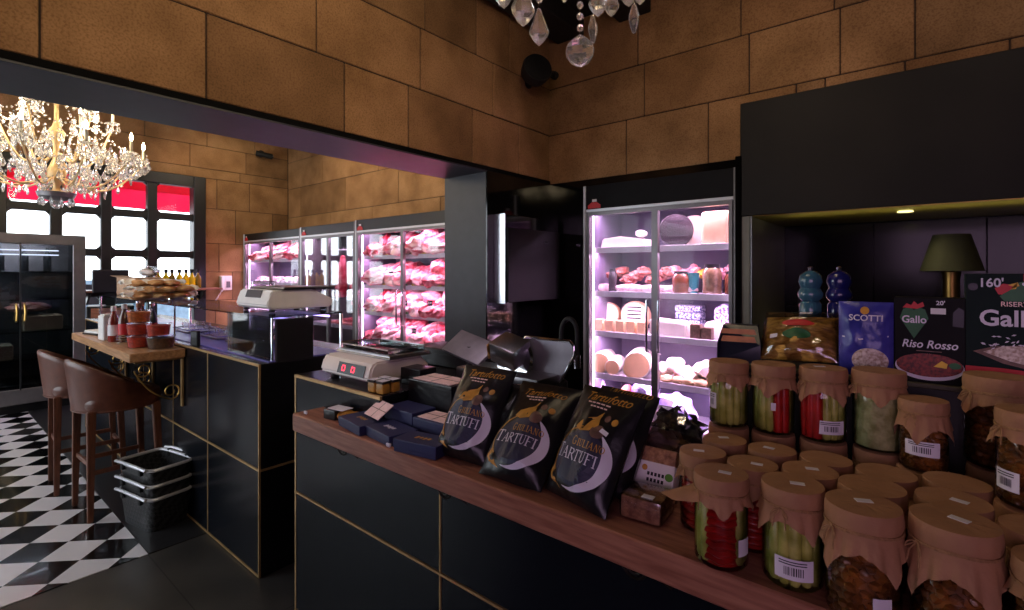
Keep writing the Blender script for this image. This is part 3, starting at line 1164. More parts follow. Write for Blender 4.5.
mb.box(fx, fx + .03, y0f, y1f, .10, .26, .006)
mb.build('door_frame', 'greymetal', t, world=True, smooth=0)
light('drinks_fridge_lamp', 'AREA', (fx - .14, .4, 1.80), 14, (.9, .95, 1), .06, (0, RAD(20), 0), 1.3)
MB().box(fx + .004, fx + .010, y0f + .1, y1f - .1, .25, 1.81).build('glass_door', 'darkglass', t, world=True, smooth=0)
MB().box(fx, fx + .034, .742, .754, .25, 1.81).build('door_stile', 'darkmetal', t, world=True, smooth=0)
for y in (.715, .778):
    MB().tube([(fx + .03, y, .98), (fx + .06, y, .99), (fx + .065, y + .004, 1.07), (fx + .06, y, 1.15), (fx + .03, y, 1.16)], .011, 8).build('door_handle', 'brass', t, world=True)
for z in (1.74, 1.69):
    MB().box(fx - .2, fx - .18, y0f + .15, y1f - .2, z - .006, z + .006).build('led_strip', 'ledw', t, world=True, smooth=0)
for z in (.55, .85, 1.2, 1.5):
    MB().box(fx - .6, fx - .08, y0f + .06, y1f - .06, z - .008, z + .008).build('wire_shelf', 'caseglass', t, world=True, smooth=0)
h = MB()
h.blob((fx - .22, .83, 1.115), (.09, .20, .055), 3, .2)
tag(h.build('cured_ham', 'ham'), 'pink cured ham lying behind the brass handles in the dark glass fridge', 'ham')
for i in range(6):
    y = -.3 + i * .19
    b = MB()
    b.lathe([(0, 0), (.036, 0), (.037, .16), (.03, .19), (.013, .215), (.013, .27), (0, .27)], 14, (fx - .3, y + .35, 1.508))
    tag(b.build('bottle', 'darkmetal'), '%s dark bottle from the right on the top rack of the dark glass fridge' %
        ('sixth', 'fifth', 'fourth', 'third', 'second', 'first')[i], 'bottle', 'bottles in the dark fridge')
for i, (y, z) in enumerate(((.95, .86), (.30, .86), (.55, .558))):
    b = MB()
    b.box(fx - .4, fx - .12, y - .16, y + .16, z, z + .16, .01)
    tag(b.build('storage_crate', 'carton'), ('brown crate low in the dark glass fridge on its right', 'brown crate low in the dark glass fridge on its left',
                                             'brown crate on the bottom rack of the dark glass fridge')[i], 'crate', 'crates in the dark fridge')

# ------------------------------------------------------------------ glass door fridges
def fridge(name, label, x0, x1, stiles, led_right=True, emblem=True, shelves=(1.69, 1.335, 1.01, .666, .33), light_e=16, inner='inner', power=None, head=2.20, pane='glass', hm='boxblack'):
    yf = YF
    t = thing(name, label, 'fridge', ((x0 + x1) / 2, yf + .3, 0), 0, None)
    d = .60
    mb = MB()
    mb.box(x0, x0 + .035, yf, yf + d, .05, 2.12)
    mb.box(x1 - .035, x1, yf, yf + d, .05, 2.12)
    mb.box(x0 + .035, x1 - .035, yf + .02, yf + d, 2.03, 2.12)
    mb.box(x0 + .035, x1 - .035, yf, yf + d, .0, .16)
    mb.box(x0 + .035, x1 - .035, yf + d - .03, yf + d, .16, 2.03)
    mb.build('cabinet_body', 'black', t, world=True, smooth=0)
    mb = MB()
    mb.box(x0 + .036, x1 - .036, yf + d - .04, yf + d - .031, .16, 2.03)
    mb.box(x0 + .0355, x0 + .041, yf + .05, yf + d - .04, .16, 2.03)
    mb.box(x1 - .041, x1 - .0355, yf + .05, yf + d - .04, .16, 2.03)
    mb.box(x0 + .036, x1 - .036, yf + .05, yf + d - .04, 2.02, 2.029)
    mb.build('liner', inner, t, world=True, smooth=0)
    MB().box(x0, x1, yf - .02, yf + .02, 2.005, head, .004).build('header_panel', hm, t, world=True, smooth=0)
    MB().box(x0 + .02, x1, yf - .026, yf - .0, 1.985, 2.008, .003).build('header_rail', 'satin', t, world=True, smooth=0)
    MB().box(x0 - .0, x0 + .022, yf - .03, yf + .02, .05, head, .003).build('side_post', 'satin', t, world=True, smooth=0)
    MB().box(x1 - .022, x1, yf - .03, yf + .02, .05, head, .003).build('side_post', 'greymetal', t, world=True, smooth=0)
    ed = [x0 + .03] + stiles + [x1 - .03]
    for k, (a, b) in enumerate(zip(ed, ed[1:])):
        dd = MB()
        dd.box(a, a + .024, yf - .025, yf + .012, .16, 1.985)
        dd.box(b - .024, b, yf - .025, yf + .012, .16, 1.985)
        dd.box(a + .024, b - .024, yf - .025, yf + .012, 1.955, 1.985)
        dd.box(a + .024, b - .024, yf - .025, yf + .012, .16, .20)
        dr = dd.build('door', 'greymetal', t, world=True, smooth=0)
        MB().box(a + .024, b - .024, yf - .008, yf - .003, .20, 1.955).build('glass_pane', pane, dr, world=True, smooth=0)
        hx = b - .045 if k % 2 == 0 else a + .045
        hb = MB()
        hb.tube([(hx, yf - .025, 1.30), (hx, yf - .065, 1.29), (hx, yf - .068, 1.1), (hx, yf - .065, .91), (hx, yf - .025, .90)], .008, 8)
        hb.build('handle', 'chrome', dr, world=True)
    for z in shelves:
        s = MB()
        s.box(x0 + .045, x1 - .045, yf + .07, yf + d - .045, z - .016, z)
        s.build('shelf', 'shelfm', t, world=True, smooth=0)
        MB().box(x0 + .045, x1 - .045, yf + .055, yf + .070, z - .036, z + .010, .002).build('price_rail', 'shelfm', t, world=True, smooth=0)
    if emblem:
        e = MB()
        e.box(x0 + .045, x0 + .16, yf - .030, yf - .0262, 2.012, 2.04)
        e.prism([(x0 + .05, yf - .030, 2.04), (x0 + .155, yf - .030, 2.04), (x0 + .125, yf - .030, 2.062), (x0 + .08, yf - .030, 2.062)], (0, .004, 0))
        e.build('red_badge', 'redp', t, world=True, smooth=0)
        MB().box(x0 + .085, x0 + .125, yf - .030, yf - .0262, 2.065, 2.085).build('white_badge', 'white', t, world=True, smooth=0)
    # vertical LED tubes behind the door posts and lamps under every shelf
    for x in [x0 + .052, x1 - .052]:
        MB().tube([(x, yf + .045, .2), (x, yf + .045, 1.97)], .008, 8).build('led_tube', 'led', t, world=True)
    tops = [2.015] + [z - .018 for z in shelves[:-1]]
    for z in tops:
        light('fridge_lamp', 'AREA', ((x0 + x1) / 2, yf + .12, z - .004), power or light_e, PINK, x1 - x0 - .12, (RAD(-14), 0, 0), .03)
    return t


fc = fridge('cheese_fridge', 'two door glass fridge full of cheeses and salami beside the black hood', -2.164, -.975, [-1.553], power=9)
fm = fridge('meat_fridge', 'brightly lit pink glass fridge full of raw meat beside the black pillar', -5.444, -3.62, [-4.53], power=6.5, hm='black', head=2.14)
fh = fridge('hanging_fridge', 'darker middle glass fridge with hanging carcasses behind the scales', -6.807, -5.45, [-6.09], shelves=(.80,), power=14, hm='black', inner='greymetal', head=2.13, pane='mirrorglass')
fl = fridge('packaged_meat_fridge', 'far left pink lit glass fridge with packed trays next to the stone window wall', -8.68, -6.812, [-7.74], power=9, hm='black', head=2.12)


def fx_at(px, y=YF + .2):
    return oy(px, 272, y).x


# ------------------------------------------------------------------ cheese fridge contents
SHZ = (1.69, 1.335, 1.01, .666, .33)


def put(name, mb, m, label, cat, group=None, kids=()):
    o = mb.build(name, m)
    tag(o, label, cat, group)
    for n, b, mm in kids:
        b.build(n, mm, o)
    return o


yy = YF + .24
z = SHZ[0] + .001
# white sliced cheese wedge, with knob
mb = MB()
a, b = fx_at(606, yy), fx_at(653, yy)
mb.prism([(a, yy - .1, z), (b, yy - .1, z), (b - .03, yy - .1, z + .07), (a + .18, yy - .1, z + .10), (a + .02, yy - .1, z + .085)], (0, .22, 0))
bmesh.ops.bevel(mb.bm, geom=mb.bm.edges[:], offset=.01, segments=2, affect='EDGES')
put('cheese_block', mb, 'cheese', 'long low white cheese block on the top shelf, left door of cheese fridge', 'cheese')
mb = MB().blob((fx_at(638, yy) , yy + .06, z + .125), (.05, .04, .03), 4, .15)
put('cheese_ball', mb, 'cheese', 'small white cheese lump on top of the long white block in the cheese fridge', 'cheese')
mb = MB().cbox((fx_at(597, yy) + .01, yy, z + .035), (.085, .16, .07), .012, seg=2)
put('cheese_block', mb, 'cheesey', 'small orange cheese piece at the far left of the cheese fridge top shelf', 'cheese')
def wheel(c, r, th, tilt, yaw, name, mrind, mface, label, printm=None):
    t = thing(name, label, 'cheese', c)
    mx = Matrix.Rotation(yaw, 4, 'Z') @ Matrix.Rotation(tilt, 4, 'X')
    MB().lathe([(0, -th / 2), (r * .95, -th / 2), (r, -th * .3), (r * 1.01, 0), (r, th * .3), (r * .95, th / 2), (0, th / 2)], 36, mx=mx).build('rind', mrind, t)
    MB().lathe([(0, 0), (r * .86, 0), (r * .86, .003), (0, .003)], 32, (0, 0, th / 2), mx=mx).build('cut_face', mface, t)
    if printm:
        p = MB()
        for k in range(5):
            p.box(-r * .5, r * .5, -r * .5 + k * r * .25, -r * .5 + k * r * .25 + r * .1, th / 2 + .004, th / 2 + .005, mx=mx)
        p.build('printed_mark', printm, t)
    return t


r = .128
wheel((fx_at(676, yy), yy, z + r), r, .11, RAD(90), RAD(22), 'cheese_round', 'rind', 'rind', 'dark rind cheese wheel standing on edge on the top shelf of cheese fridge', 'ink')
wheel((fx_at(694, yy + .13), yy + .13, z + .125), .125, .10, RAD(90), RAD(22), 'cheese_round', 'cheese', 'cheese', 'white cheese wheel standing behind the dark rind wheel')
mb = MB().cbox(((fx_at(704, yy) + fx_at(737, yy)) / 2 - .01, yy, z + .125), (.20, .2, .25), .035, seg=3)
put('cheese_block', mb, 'cheesey', 'tall rounded yellow cheese block on the right of the cheese fridge top shelf', 'cheese')
# second shelf
z = SHZ[1] + .001
ords = ('first', 'second', 'third', 'fourth', 'fifth', 'sixth', 'seventh', 'eighth', 'ninth', 'tenth')
for i in range(4):
    x = fx_at(606 + i * 24, yy)
    mb = MB().blob((x + .03, yy - .06, z + .033), (.15, .035, .033), i, .06)
    put('salami', mb, 'salami', '%s pale salami from the left lying along the front of second cheese fridge shelf' % ords[i], 'salami', 'salami lying on the second shelf')
rr = random.Random(5)
for i in range(9):
    x = fx_at(604 + i * 8, yy + .1)
    mb = MB().blob((x, yy + .12, z + .10 + .035 * (i % 3)), (.055, .09, .04), i + 9, .25)
    put('sausage_pack', mb, 'ham', '%s pink sausage pack from the left piled behind the salami, left half of second shelf' % ords[i], 'sausage pack', 'sausage packs on the second shelf')
for i in range(8):
    x = fx_at(664 + i * 9.5, yy + .12)
    mb = MB().blob((x, yy + .15, z + .15 + .03 * (i % 2)), (.05, .08, .04), i + 29, .25)
    put('sausage_pack', mb, 'meat3' if i != 4 else 'yellowp', '%s sausage pack from the left piled behind the brown jars, right half of second shelf' % ords[i], 'sausage pack',
        'sausage packs on the second shelf')
def fjar(px, w, h, m, label, name='preserve_jar', cat='jar'):
    x = fx_at(px, yy - .05)
    t = thing(name, label, cat, (x, yy - .07, z))
    rj = w / 2
    MB().lathe([(0, 0), (rj * .95, 0), (rj, .01), (rj, h * .72), (rj * .8, h * .86), (rj * .72, h * .9), (0, h * .9)], 20).build('jar_body', m, t)
    MB().lathe([(rj * .76, h * .87), (rj * .78, h * .9), (rj * .78, h), (0, h)], 20).build('lid', 'darkmetal', t)
    return t


fjar(614, .07, .19, 'rind', 'dark bottle in the left of the second cheese fridge shelf', 'preserve_bottle', 'bottle')
fjar(682, .13, .17, 'brownjar', 'round brown preserve jar left of the turquoise cup in cheese fridge')
fjar(713, .135, .22, 'olivejar', 'tall olive brown preserve jar right of the turquoise cup in cheese fridge')
fjar(733, .10, .17, 'brownjar', 'brown preserve jar at the right end of second cheese fridge shelf')
x = fx_at(696, yy)
mb = MB().lathe([(0, 0), (.03, 0), (.042, .15), (.046, .152), (.046, .16), (0, .16)], 20, (x, yy - .05, z))
put('paper_cup', mb, 'turq', 'turquoise cup between two brown jars in cheese fridge', 'cup')
# third shelf
z = SHZ[2] + .001
wheel((fx_at(609, yy + .1), yy + .1, z + .12), .105, .1, RAD(84), RAD(12), 'cheese_round', 'cheesey', 'cheese', 'pale cheese wheel behind small boxes at the left of third cheese fridge shelf')
wheel((fx_at(636, yy + .1), yy + .1, z + .125), .12, .1, RAD(84), RAD(8), 'cheese_round', 'cheesey', 'cheese', 'larger pale cheese wheel behind small boxes near the middle door post', 'ink')
for i in range(5):
    x = fx_at(601 + i * 10.6, yy - .1)
    mb = MB().cbox((x, yy - .12, z + .05), (.075, .05, .1), .006)
    put('cheese_pack', mb, 'cheesey', '%s small wrapped cheese pack from the left in front of the cheese wheels' % ords[i], 'cheese pack', 'small wrapped cheese packs')
mb = MB()
a, b = fx_at(656, yy), fx_at(692, yy)
mb.prism([(a, yy - .13, z), (b, yy - .13, z), (b + .01, yy - .13, z + .11), (a, yy - .13, z + .13)], (0, .16, 0))
bmesh.ops.bevel(mb.bm, geom=mb.bm.edges[:], offset=.012, segments=2, affect='EDGES')
put('cheese_block', mb, 'cheese', 'big white cheese block just right of the middle door post, third shelf', 'cheese')
M['wrap'] = mat('blue_white_wrap', srgb(60, 74, 130), .35, scale=70, col2=srgb(226, 226, 240), fac=(.45, .55))
M['wrapv'] = mat('violet_white_wrap', srgb(96, 70, 140), .35, scale=60, col2=srgb(232, 222, 240), fac=(.45, .55))
for i in range(3):
    x = fx_at(689, yy + .12)
    mb = MB().cbox((x, yy + .15, z + .03 + .056 * i + .06), (.20, .13, .052), .012, seg=2)
    put('wrapped_cheese', mb, 'wrap', '%s blue and white printed pack in the stack behind white cheese' % ('bottom', 'middle', 'top')[i], 'cheese pack', 'blue and white printed packs')
mb = MB().cbox((fx_at(689, yy + .12), yy + .15, z + .03), (.22, .15, .055), .004)
put('carton_tray', mb, 'carton', 'flat carton under the blue and white printed packs in cheese fridge', 'carton')
for i in range(2):
    x = fx_at(696 + i * 11, yy - .1)
    mb = MB().cbox((x + .01, yy - .12, z + .045 + .01 * (1 - i)), (.075, .07, .09 + .02 * (1 - i)), .01, seg=2)
    put('sausage_pack', mb, 'brownp', ('dark brown pack right of the big white cheese block', 'second dark brown pack right of the big white cheese block')[i], 'pack', 'dark brown packs')
wheel((fx_at(727, yy + .08), yy + .08, z + .17), .085, .09, RAD(86), RAD(-4), 'cheese_round', 'wrapv', 'wrapv', 'round cheese with violet printed wrapper at the right of third shelf')
mb = MB()
a, b = fx_at(707, yy), fx_at(736, yy)
mb.prism([(a, yy - .07, z), (b, yy - .07, z), (b, yy - .07, z + .075), (a + .05, yy - .07, z + .13), (a, yy - .07, z + .12)], (0, .12, 0))
bmesh.ops.bevel(mb.bm, geom=mb.bm.edges[:], offset=.012, segments=2, affect='EDGES')
put('cheese_wedge', mb, 'cheese', 'white cheese wedge beneath the violet wrapped round cheese', 'cheese')
# fourth shelf: big mortadella logs facing out
z = SHZ[3] + .001
for i, (px, r, lab) in enumerate(((601, .085, 'large white mortadella log at the left end of fourth cheese fridge shelf'),
                                  (613, .062, 'small white mortadella log between two larger logs, fourth shelf'),
                                  (637, .105, 'largest white mortadella log with cut end, left of the middle door post'),
                                  (632, .07, 'low white mortadella log in front beside the largest log'))):
    x = fx_at(px, yy - .05)
    t = thing('mortadella', lab, 'sausage', (x, yy, z + r))
    mx = Matrix.Rotation(RAD(90), 4, 'X') @ Matrix.Rotation(RAD(18), 4, 'Y')
    ln = .34 if i != 3 else .16
    off = .0 if i != 3 else -.10
    MB().lathe([(0, -ln / 2), (r * .8, -ln / 2 + .01), (r, -ln / 2 + .05), (r, ln / 2 - .01), (r * .97, ln / 2), (0, ln / 2)], 26, (0, 0, -off), mx=mx).build('casing', 'cheese', t)
    MB().lathe([(0, ln / 2 + .0015), (r * .9, ln / 2 + .0015), (r * .9, ln / 2 + .004), (0, ln / 2 + .004)], 26, (0, 0, -off), mx=mx).build('cut_face', 'cheesey', t)
for i in range(7):
    x = fx_at(665 + i * 10.5, yy)
    mb = MB().blob((x, yy - .03 + .03 * (i % 2), z + .065 + (.05 if i % 3 == 1 else 0)), (.07, .13, .06), i + 60, .18, flat=.9)
    put('cheese_piece', mb, ('cheese', 'cheese', 'salami')[i % 3], '%s white cheese piece from the left on fourth shelf behind the right door' % ords[i], 'cheese', 'white cheese pieces on the fourth shelf')
for i in range(4):
    x = fx_at(668 + i * 11, yy - .12)
    mb = MB().blob((x, yy - .14, z + .03), (.05, .04, .03), i + 80, .15)
    put('sausage_piece', mb, 'cheesey', '%s small tan piece from left along the front edge of fourth shelf, right door' % ords[i], 'sausage', 'small tan pieces on the fourth shelf')
z = SHZ[4] + .001
for i, (px, sz, m, lab) in enumerate(((599, (.06, .1, .14), 'purplebag', 'narrow lilac bag at the left on the bottom cheese fridge shelf'),
                                      (645, (.10, .12, .165), 'purplebag', 'big crumpled lilac bag near the door post on the bottom shelf'),
                                      (630, (.09, .1, .12), 'ham', 'pink ham piece lying left of the big lilac bag on bottom shelf'),
                                      (680, (.14, .1, .12), 'purplebag', 'low lilac bag behind the right door on the bottom shelf'))):
    mb = MB().blob((fx_at(px, yy), yy - .03, z + sz[2] * .9), sz, i + 90, .3, flat=.9)
    put('shopping_bag' if m == 'purplebag' else 'ham_piece', mb, m, lab, 'bag' if m == 'purplebag' else 'ham')

# ------------------------------------------------------------------ raw meat on the shelves
proto = []
for k in range(5):
    mb = MB()
    if k == 0:
        mb.blob((0, 0, .07), (.11, .17, .07), 11, .22, flat=.9)
    elif k == 1:
        mb.blob((0, 0, .06), (.085, .19, .06), 12, .25, flat=.9)
    elif k == 2:
        mb.blob((0, 0, .08), (.12, .15, .08), 13, .2, flat=.9)
    elif k == 3:
        mb.blob((-.02, 0, .06), (.09, .18, .058), 14, .2, flat=.9)
    else:
        mb.blob((0, 0, .05), (.13, .14, .05), 15, .26, flat=.9)
    o = mb.build('meat_cut', ('meat', 'meat2', 'meat', 'meat3', 'meat2')[k])
    f = MB()
    f.blob((.03, -.02, (.13, .11, .15, .11, .09)[k] * .80), (.05, .12, .028), 21 + k, .3, 2)
    f.build('fat_cap', 'fat', o)
    proto.append(o)
used = [False] * 5
rr = random.Random(11)
SHN = ('top', 'second', 'third', 'fourth', 'bottom')


def meats(x0, x1, door, fname, levels, per, yoff=.16, rows=2):
    k = rr.randrange(5)
    for li in levels:
        for row in range(rows):
            for i in range(per):
                x = x0 + (i + .5 + (.25 if row else 0)) / (per + (.25 if row else 0)) * (x1 - x0)
                y = YF + yoff + (.17 if row else 0)
                zz = SHZ[li] + .004 + (.115 if row else 0.0)
                k = (k + rr.choice((1, 2, 3))) % 5
                lab = '%s meat cut from the left, %s row, %s shelf, %s' % (ords[i], ('front', 'back')[row], SHN[li], door)
                loc = (x, y, zz)
                rz = rr.uniform(-.7, .7)
                if not used[k]:
                    used[k] = True
                    o = proto[k]
                    o.location = loc
                    tag(o, lab, 'meat', 'raw meat cuts in the ' + fname)
                else:
                    o = dup(proto[k], label=lab, group='raw meat cuts in the ' + fname)
                    o['category'] = 'meat'
                    o.location = loc
                s = rr.uniform(.85, 1.1)
                o.scale = (s * 1.22, s * .95, s * 1.3)
                o.rotation_euler = (RAD(14) if not row else RAD(26), RAD(rr.uniform(-14, 14)), rz)


meats(-5.37, -4.56, 'left door of big meat fridge', 'big meat fridge', range(5), 4)
meats(-4.50, -3.70, 'right door of big meat fridge', 'big meat fridge', range(5), 4)
meats(-8.60, -7.78, 'left door of far left fridge', 'far left fridge', (0,), 3)
meats(-7.70, -6.88, 'right door of far left fridge', 'far left fridge', (0,), 3)
for o in proto:
    pass
for li in range(5):
    for d, (a, b) in enumerate(((-5.36, -4.57), (-4.49, -3.70))):
        for part_, (m, lo, hi) in enumerate((('lemonstrip', a, a + .5), ('parsley', a + .55, b))):
            mb = MB()
            for q in range(14):
                xx = lo + (q + .5) / 14 * (hi - lo)
                mb.blob((xx, YF + .082, SHZ[li] + .018), ((hi - lo) / 24, .012, .017), q + li * 3, .3, 1)
            put('garnish_strip', mb, m, '%s garnish strip along the %s shelf front, %s door of big meat fridge' % (('yellow', 'green')[part_], SHN[li], ('left', 'right')[d]), 'garnish',
                'garnish strips in the big meat fridge')
for i, (px, py) in enumerate(((391, 274), (405, 303), (430, 303), (414, 331), (417, 239), (372, 277))):
    p = oy(px, py, YF + .075)
    t = thing('price_sign', 'small black price sign %s' % ('in front of second shelf meat, left door', 'just right of the middle post, third shelf meat', 'on third shelf meat far right', 'above the fourth shelf meat, right door',
              'above top shelf meat, right door', 'at the left of the second shelf meat')[i] + ', meat fridge', 'price sign', p, 0, 'black price signs in the meat fridge')
    MB().cbox((0, 0, 0), (.085, .004, .06), .003).build('plate', 'screen', t, smooth=0)
    MB().cbox((0, .006, -.05), (.008, .004, .05)).build('pick', 'white', t, smooth=0)
    w = MB()
    w.box(-.028, -.008, -.0032, -.0024, -.012, .014)
    w.box(.002, .028, -.0032, -.0024, -.006, .010)
    w.build('chalk_mark', 'white', t, smooth=0)
# far left fridge: white packed trays on the top shelf, orange packs below
for i in range(6):
    x = -8.45 + i * .28
    t = thing('meat_tray', '%s white tray of packed meat from the left, second shelf of far left fridge' % ords[i], 'tray', (x, YF + .2, SHZ[1] + .002), 0, 'trays in the far left fridge')
    MB().cbox((0, 0, .02), (.22, .2, .04), .012, seg=2).build('foam_tray', 'white', t)
    MB().blob((0, 0, .055), (.09, .08, .04), i, .2).build('meat_filling', 'meat3', t)
for i in range(7):
    x = -8.50 + i * .24
    t = thing('sausage_jar', '%s red jar from the left standing on third shelf of the far left fridge' % ords[i], 'jar', (x, YF + .16, SHZ[2] + .002), 0, 'red jars in the far left fridge')
    MB().lathe([(0, 0), (.085, 0), (.09, .01), (.09, .12), (.07, .14), (0, .14)], 16).build('jar_body', 'ham', t)
    MB().lathe([(.075, .135), (.078, .165), (0, .165)], 16).build('lid', 'fat', t)
# hanging carcasses
for i, (px, top, bot, w) in enumerate(((343, 255, 298, .10), (355, 262, 306, .10))):
    p = oy(px, top, YF + .25)
    q = oy(px, bot, YF + .25)
    L = p.z - q.z
    t = thing('hanging_carcass', ('pink ribbed carcass side hanging at the centre of darker middle fridge', 'pink carcass side hanging at the right edge of darker middle fridge')[i], 'meat', (p.x, YF + .25, q.z))
    def car(u, v, L=L, w=w, i=i):
        a = 2 * pi * u
        r = w * (.25 + .75 * sin(min(1, (1 - v) * 1.15 + .08) * pi * .62) ** 1.2) * (1 + .10 * sin(v * 34) * (cos(a) < 0))
        if v in (0.0, 1.0):
            r = .004
        return Vector((r * cos(a) * 1.0 + .05 * (1 - v) * (-1 if i == 0 else 1), r * .7 * sin(a), v * L))
    MB().grid(car, 22, 36, True).build('meat_side', 'meat2', t)
    MB().blob((-.03 if i == 0 else .03, -.05, L * .35), (.035, .03, L * .26), 4, .2).build('fat_cap', 'fat', t)
    MB().tube([(0, 0, L - .01), (0, 0, L + .07), (.02, 0, L + .11), (.035, 0, L + .07)], .006, 6).build('meat_hook', 'chrome', t)
t = thing('hanging_rail', 'steel rail for meat hooks inside the darker middle fridge', 'rail', (-6.1, YF + .25, 1.78))
MB().tube([(-6.75, YF + .25, 1.80), (-5.5, YF + .25, 1.80)], .012, 10).build('rail', 'steel', t, world=True)
t = thing('drip_tray', 'shallow red tray on the low shelf of the darker middle fridge', 'tray', (-5.95, YF + .25, .802))
mb = MB()
mb.cbox((0, 0, .02), (.7, .34, .035), .01)
mb.build('tray_body', 'ham', t)
MB().blob((.1, 0, .06), (.25, .12, .035), 5, .2).build('meat_filling', 'meat2', t)

# ------------------------------------------------------------------ pickle jars
JH, JR = .160, .0465


def jar_glass():
    r = JR
    return MB().lathe([(0, .002), (r * .9, .002), (r, .008), (r, JH - .034), (r * .93, JH - .024), (r * .9, JH - .020), (r * .9, JH - .002), (0, JH - .001)], 28)


def sticks(ring, n_in, seed, skip=lambda i, n: False, rad=.0105):
    r = random.Random(seed)
    mb = MB()
    n = ring
    for i in range(n):
        if skip(i, n):
            continue
        a = 2 * pi * i / n + r.uniform(-.05, .05)
        R = JR - rad - .003
        h = JH - .040 - r.uniform(0, .016)
        c = (R * cos(a), R * sin(a), .006)
        k = rad * r.uniform(.9, 1.1)
        mb.lathe([(0, 0), (k * .7, .002), (k, .010), (k * 1.03, h * .5), (k * .92, h - .012), (k * .5, h - .002), (0, h)], 9, c)
    for i in range(n_in):
        a = 2 * pi * i / n_in
        mb.lathe([(0, 0), (rad, .004), (rad, JH - .06), (0, JH - .055)], 8, (.02 * cos(a), .02 * sin(a), .006))
    return mb


def pepper_stack(seed, a0, a1):
    """stacked red slices pressed against the glass over an arc"""
    mb = MB()
    r = random.Random(seed)
    n = 8
    for k in range(n):
        z = .010 + k * (JH - .052) / n
        hh = (JH - .052) / n
        da, dz = r.uniform(-.08, .08), r.uniform(-.002, .002)
        def f(u, v, z=z, hh=hh, da=da, dz=dz):
            a = a0 + da + (a1 - a0) * u
            w = sin(v * pi)
            return Vector(((JR - .008 + .006 * w) * cos(a), (JR - .008 + .006 * w) * sin(a), z + dz + hh * (.04 + .94 * v) + .002 * sin(u * 9 + k)))
        mb.grid(f, 14, 6)
    mb.lathe([(0, .006), (JR - .011, .006), (JR - .011, JH - .044), (0, JH - .044)], 20)
    return mb


def strips(angs, seed):
    mb = MB()
    for a in angs:
        R = JR - .008
        mb.lathe([(0, 0), (.010, .003), (.012, .05), (.011, JH - .055), (0, JH - .045)], 9, (R * cos(a), R * sin(a), .006))
    return mb


def balls(seed, br=.0085):
    mb = MB()
    r = random.Random(seed)
    mb.lathe([(0, .005), (JR - .010, .005), (JR - .010, JH - .040), (0, JH - .040)], 18)
    n = 0
    for k in range(9):
        for i in range(15):
            a = 2 * pi * (i + .5 * (k % 2) + r.uniform(-.25, .25)) / 15
            mb.blob(((JR - .010) * cos(a), (JR - .010) * sin(a), .012 + k * .0128 + r.uniform(-.003, .003)), (br, br, br * .9), r.randrange(99), .15, 1)
    return mb


def shreds(seed):
    def f(u, v):
        a = 2 * pi * u
        n = NZ.noise(Vector((cos(a) * 6, sin(a) * 6, v * 9 + seed)))
        return Vector(((JR - .005 + .003 * n) * cos(a), (JR - .005 + .003 * n) * sin(a), .006 + v * (JH - .046)))
    mb = MB().grid(f, 60, 40, True)
    mb.poly([f(i / 60, 1.0) for i in range(60)])
    return mb


def paper_cover(seed, flap=None, long=.026):
    r = random.Random(seed)
    ph = r.uniform(0, 2 * pi)
    ks = [r.uniform(0, 6) for _ in range(4)]
    R = JR * 1.04
    zs_ = JH - .026

    def f(u, v):
        a = 2 * pi * u
        pleat = .5 * sin(11 * a + ks[0]) + .35 * sin(17 * a + ks[1]) + .25 * sin(23 * a + ks[2])
        if v < .25:                      # top disc
            k = v / .25
            return Vector((R * .97 * k * cos(a), R * .97 * k * sin(a), JH + .0035 + .0012 * (1 - k * k) + .0006 * pleat * k))
        if v < .5:                       # shoulder down to the string
            k = (v - .25) / .25
            rr = R * (.97 + .04 * sin(k * pi) - .02 * k) + .0012 * pleat * k
            return Vector((rr * cos(a), rr * sin(a), JH + .0035 - k * (JH + .0035 - zs_)))
        k = (v - .5) / .5                # skirt with square corners
        sq = 1 / max(abs(cos(a - ph)), abs(sin(a - ph))) - 1
        ln = long * .62 + sq * long * 2.0 + .002 * pleat
        fl = .004 + .004 * pleat + .010 * sq
        out = 0
        if flap is not None:
            d = (a - flap + pi) % (2 * pi) - pi
            w = math.exp(-(d / .42) ** 2)
            out = .050 * w
            ln = ln * (1 - w) + .022 * w
        rr = R * .955 + .002 * k + (fl + out) * k
        return Vector((rr * cos(a), rr * sin(a), zs_ - ln * k))
    return MB().grid(f, 88, 25, True)


def string_ring(seed):
    r = random.Random(seed)
    mb = MB()
    for dz in (0, .0022):
        mb.tube([(JR * 1.03 * cos(a), JR * 1.03 * sin(a), JH - .026 + dz + .0012 * sin(3 * a)) for a in [2 * pi * i / 36 for i in range(36)]], .0013, 5, True)
    a = r.uniform(-2.6, -1.9)
    b = Vector((JR * 1.05 * cos(a), JR * 1.05 * sin(a), JH - .026))
    t = Vector((-sin(a), cos(a), 0))
    o = Vector((cos(a), sin(a), 0))
    for s in (-1, 1):
        loop = [b + t * (s * .013 * sin(pi * q)) + o * (.006 * sin(pi * q)) + Vector((0, 0, -.018 * sin(pi * q * .5) * (q if q < .5 else 1 - q) * 2)) for q in [i / 10 for i in range(11)]]
        mb.tube(loop, .0011, 5)
        mb.tube([b, b + t * (s * .008) + o * .004 + Vector((0, 0, -.014)), b + t * (s * .010) + o * .006 + Vector((0, 0, -.03))], .0011, 5)
    return mb


def label_patch(a0, a1, z0, z1, off=.0012):
    return MB().grid(lambda u, v: Vector(((JR + off) * cos(a0 + (a1 - a0) * u), (JR + off) * sin(a0 + (a1 - a0) * u), z0 + (z1 - z0) * v)), 9, 3)


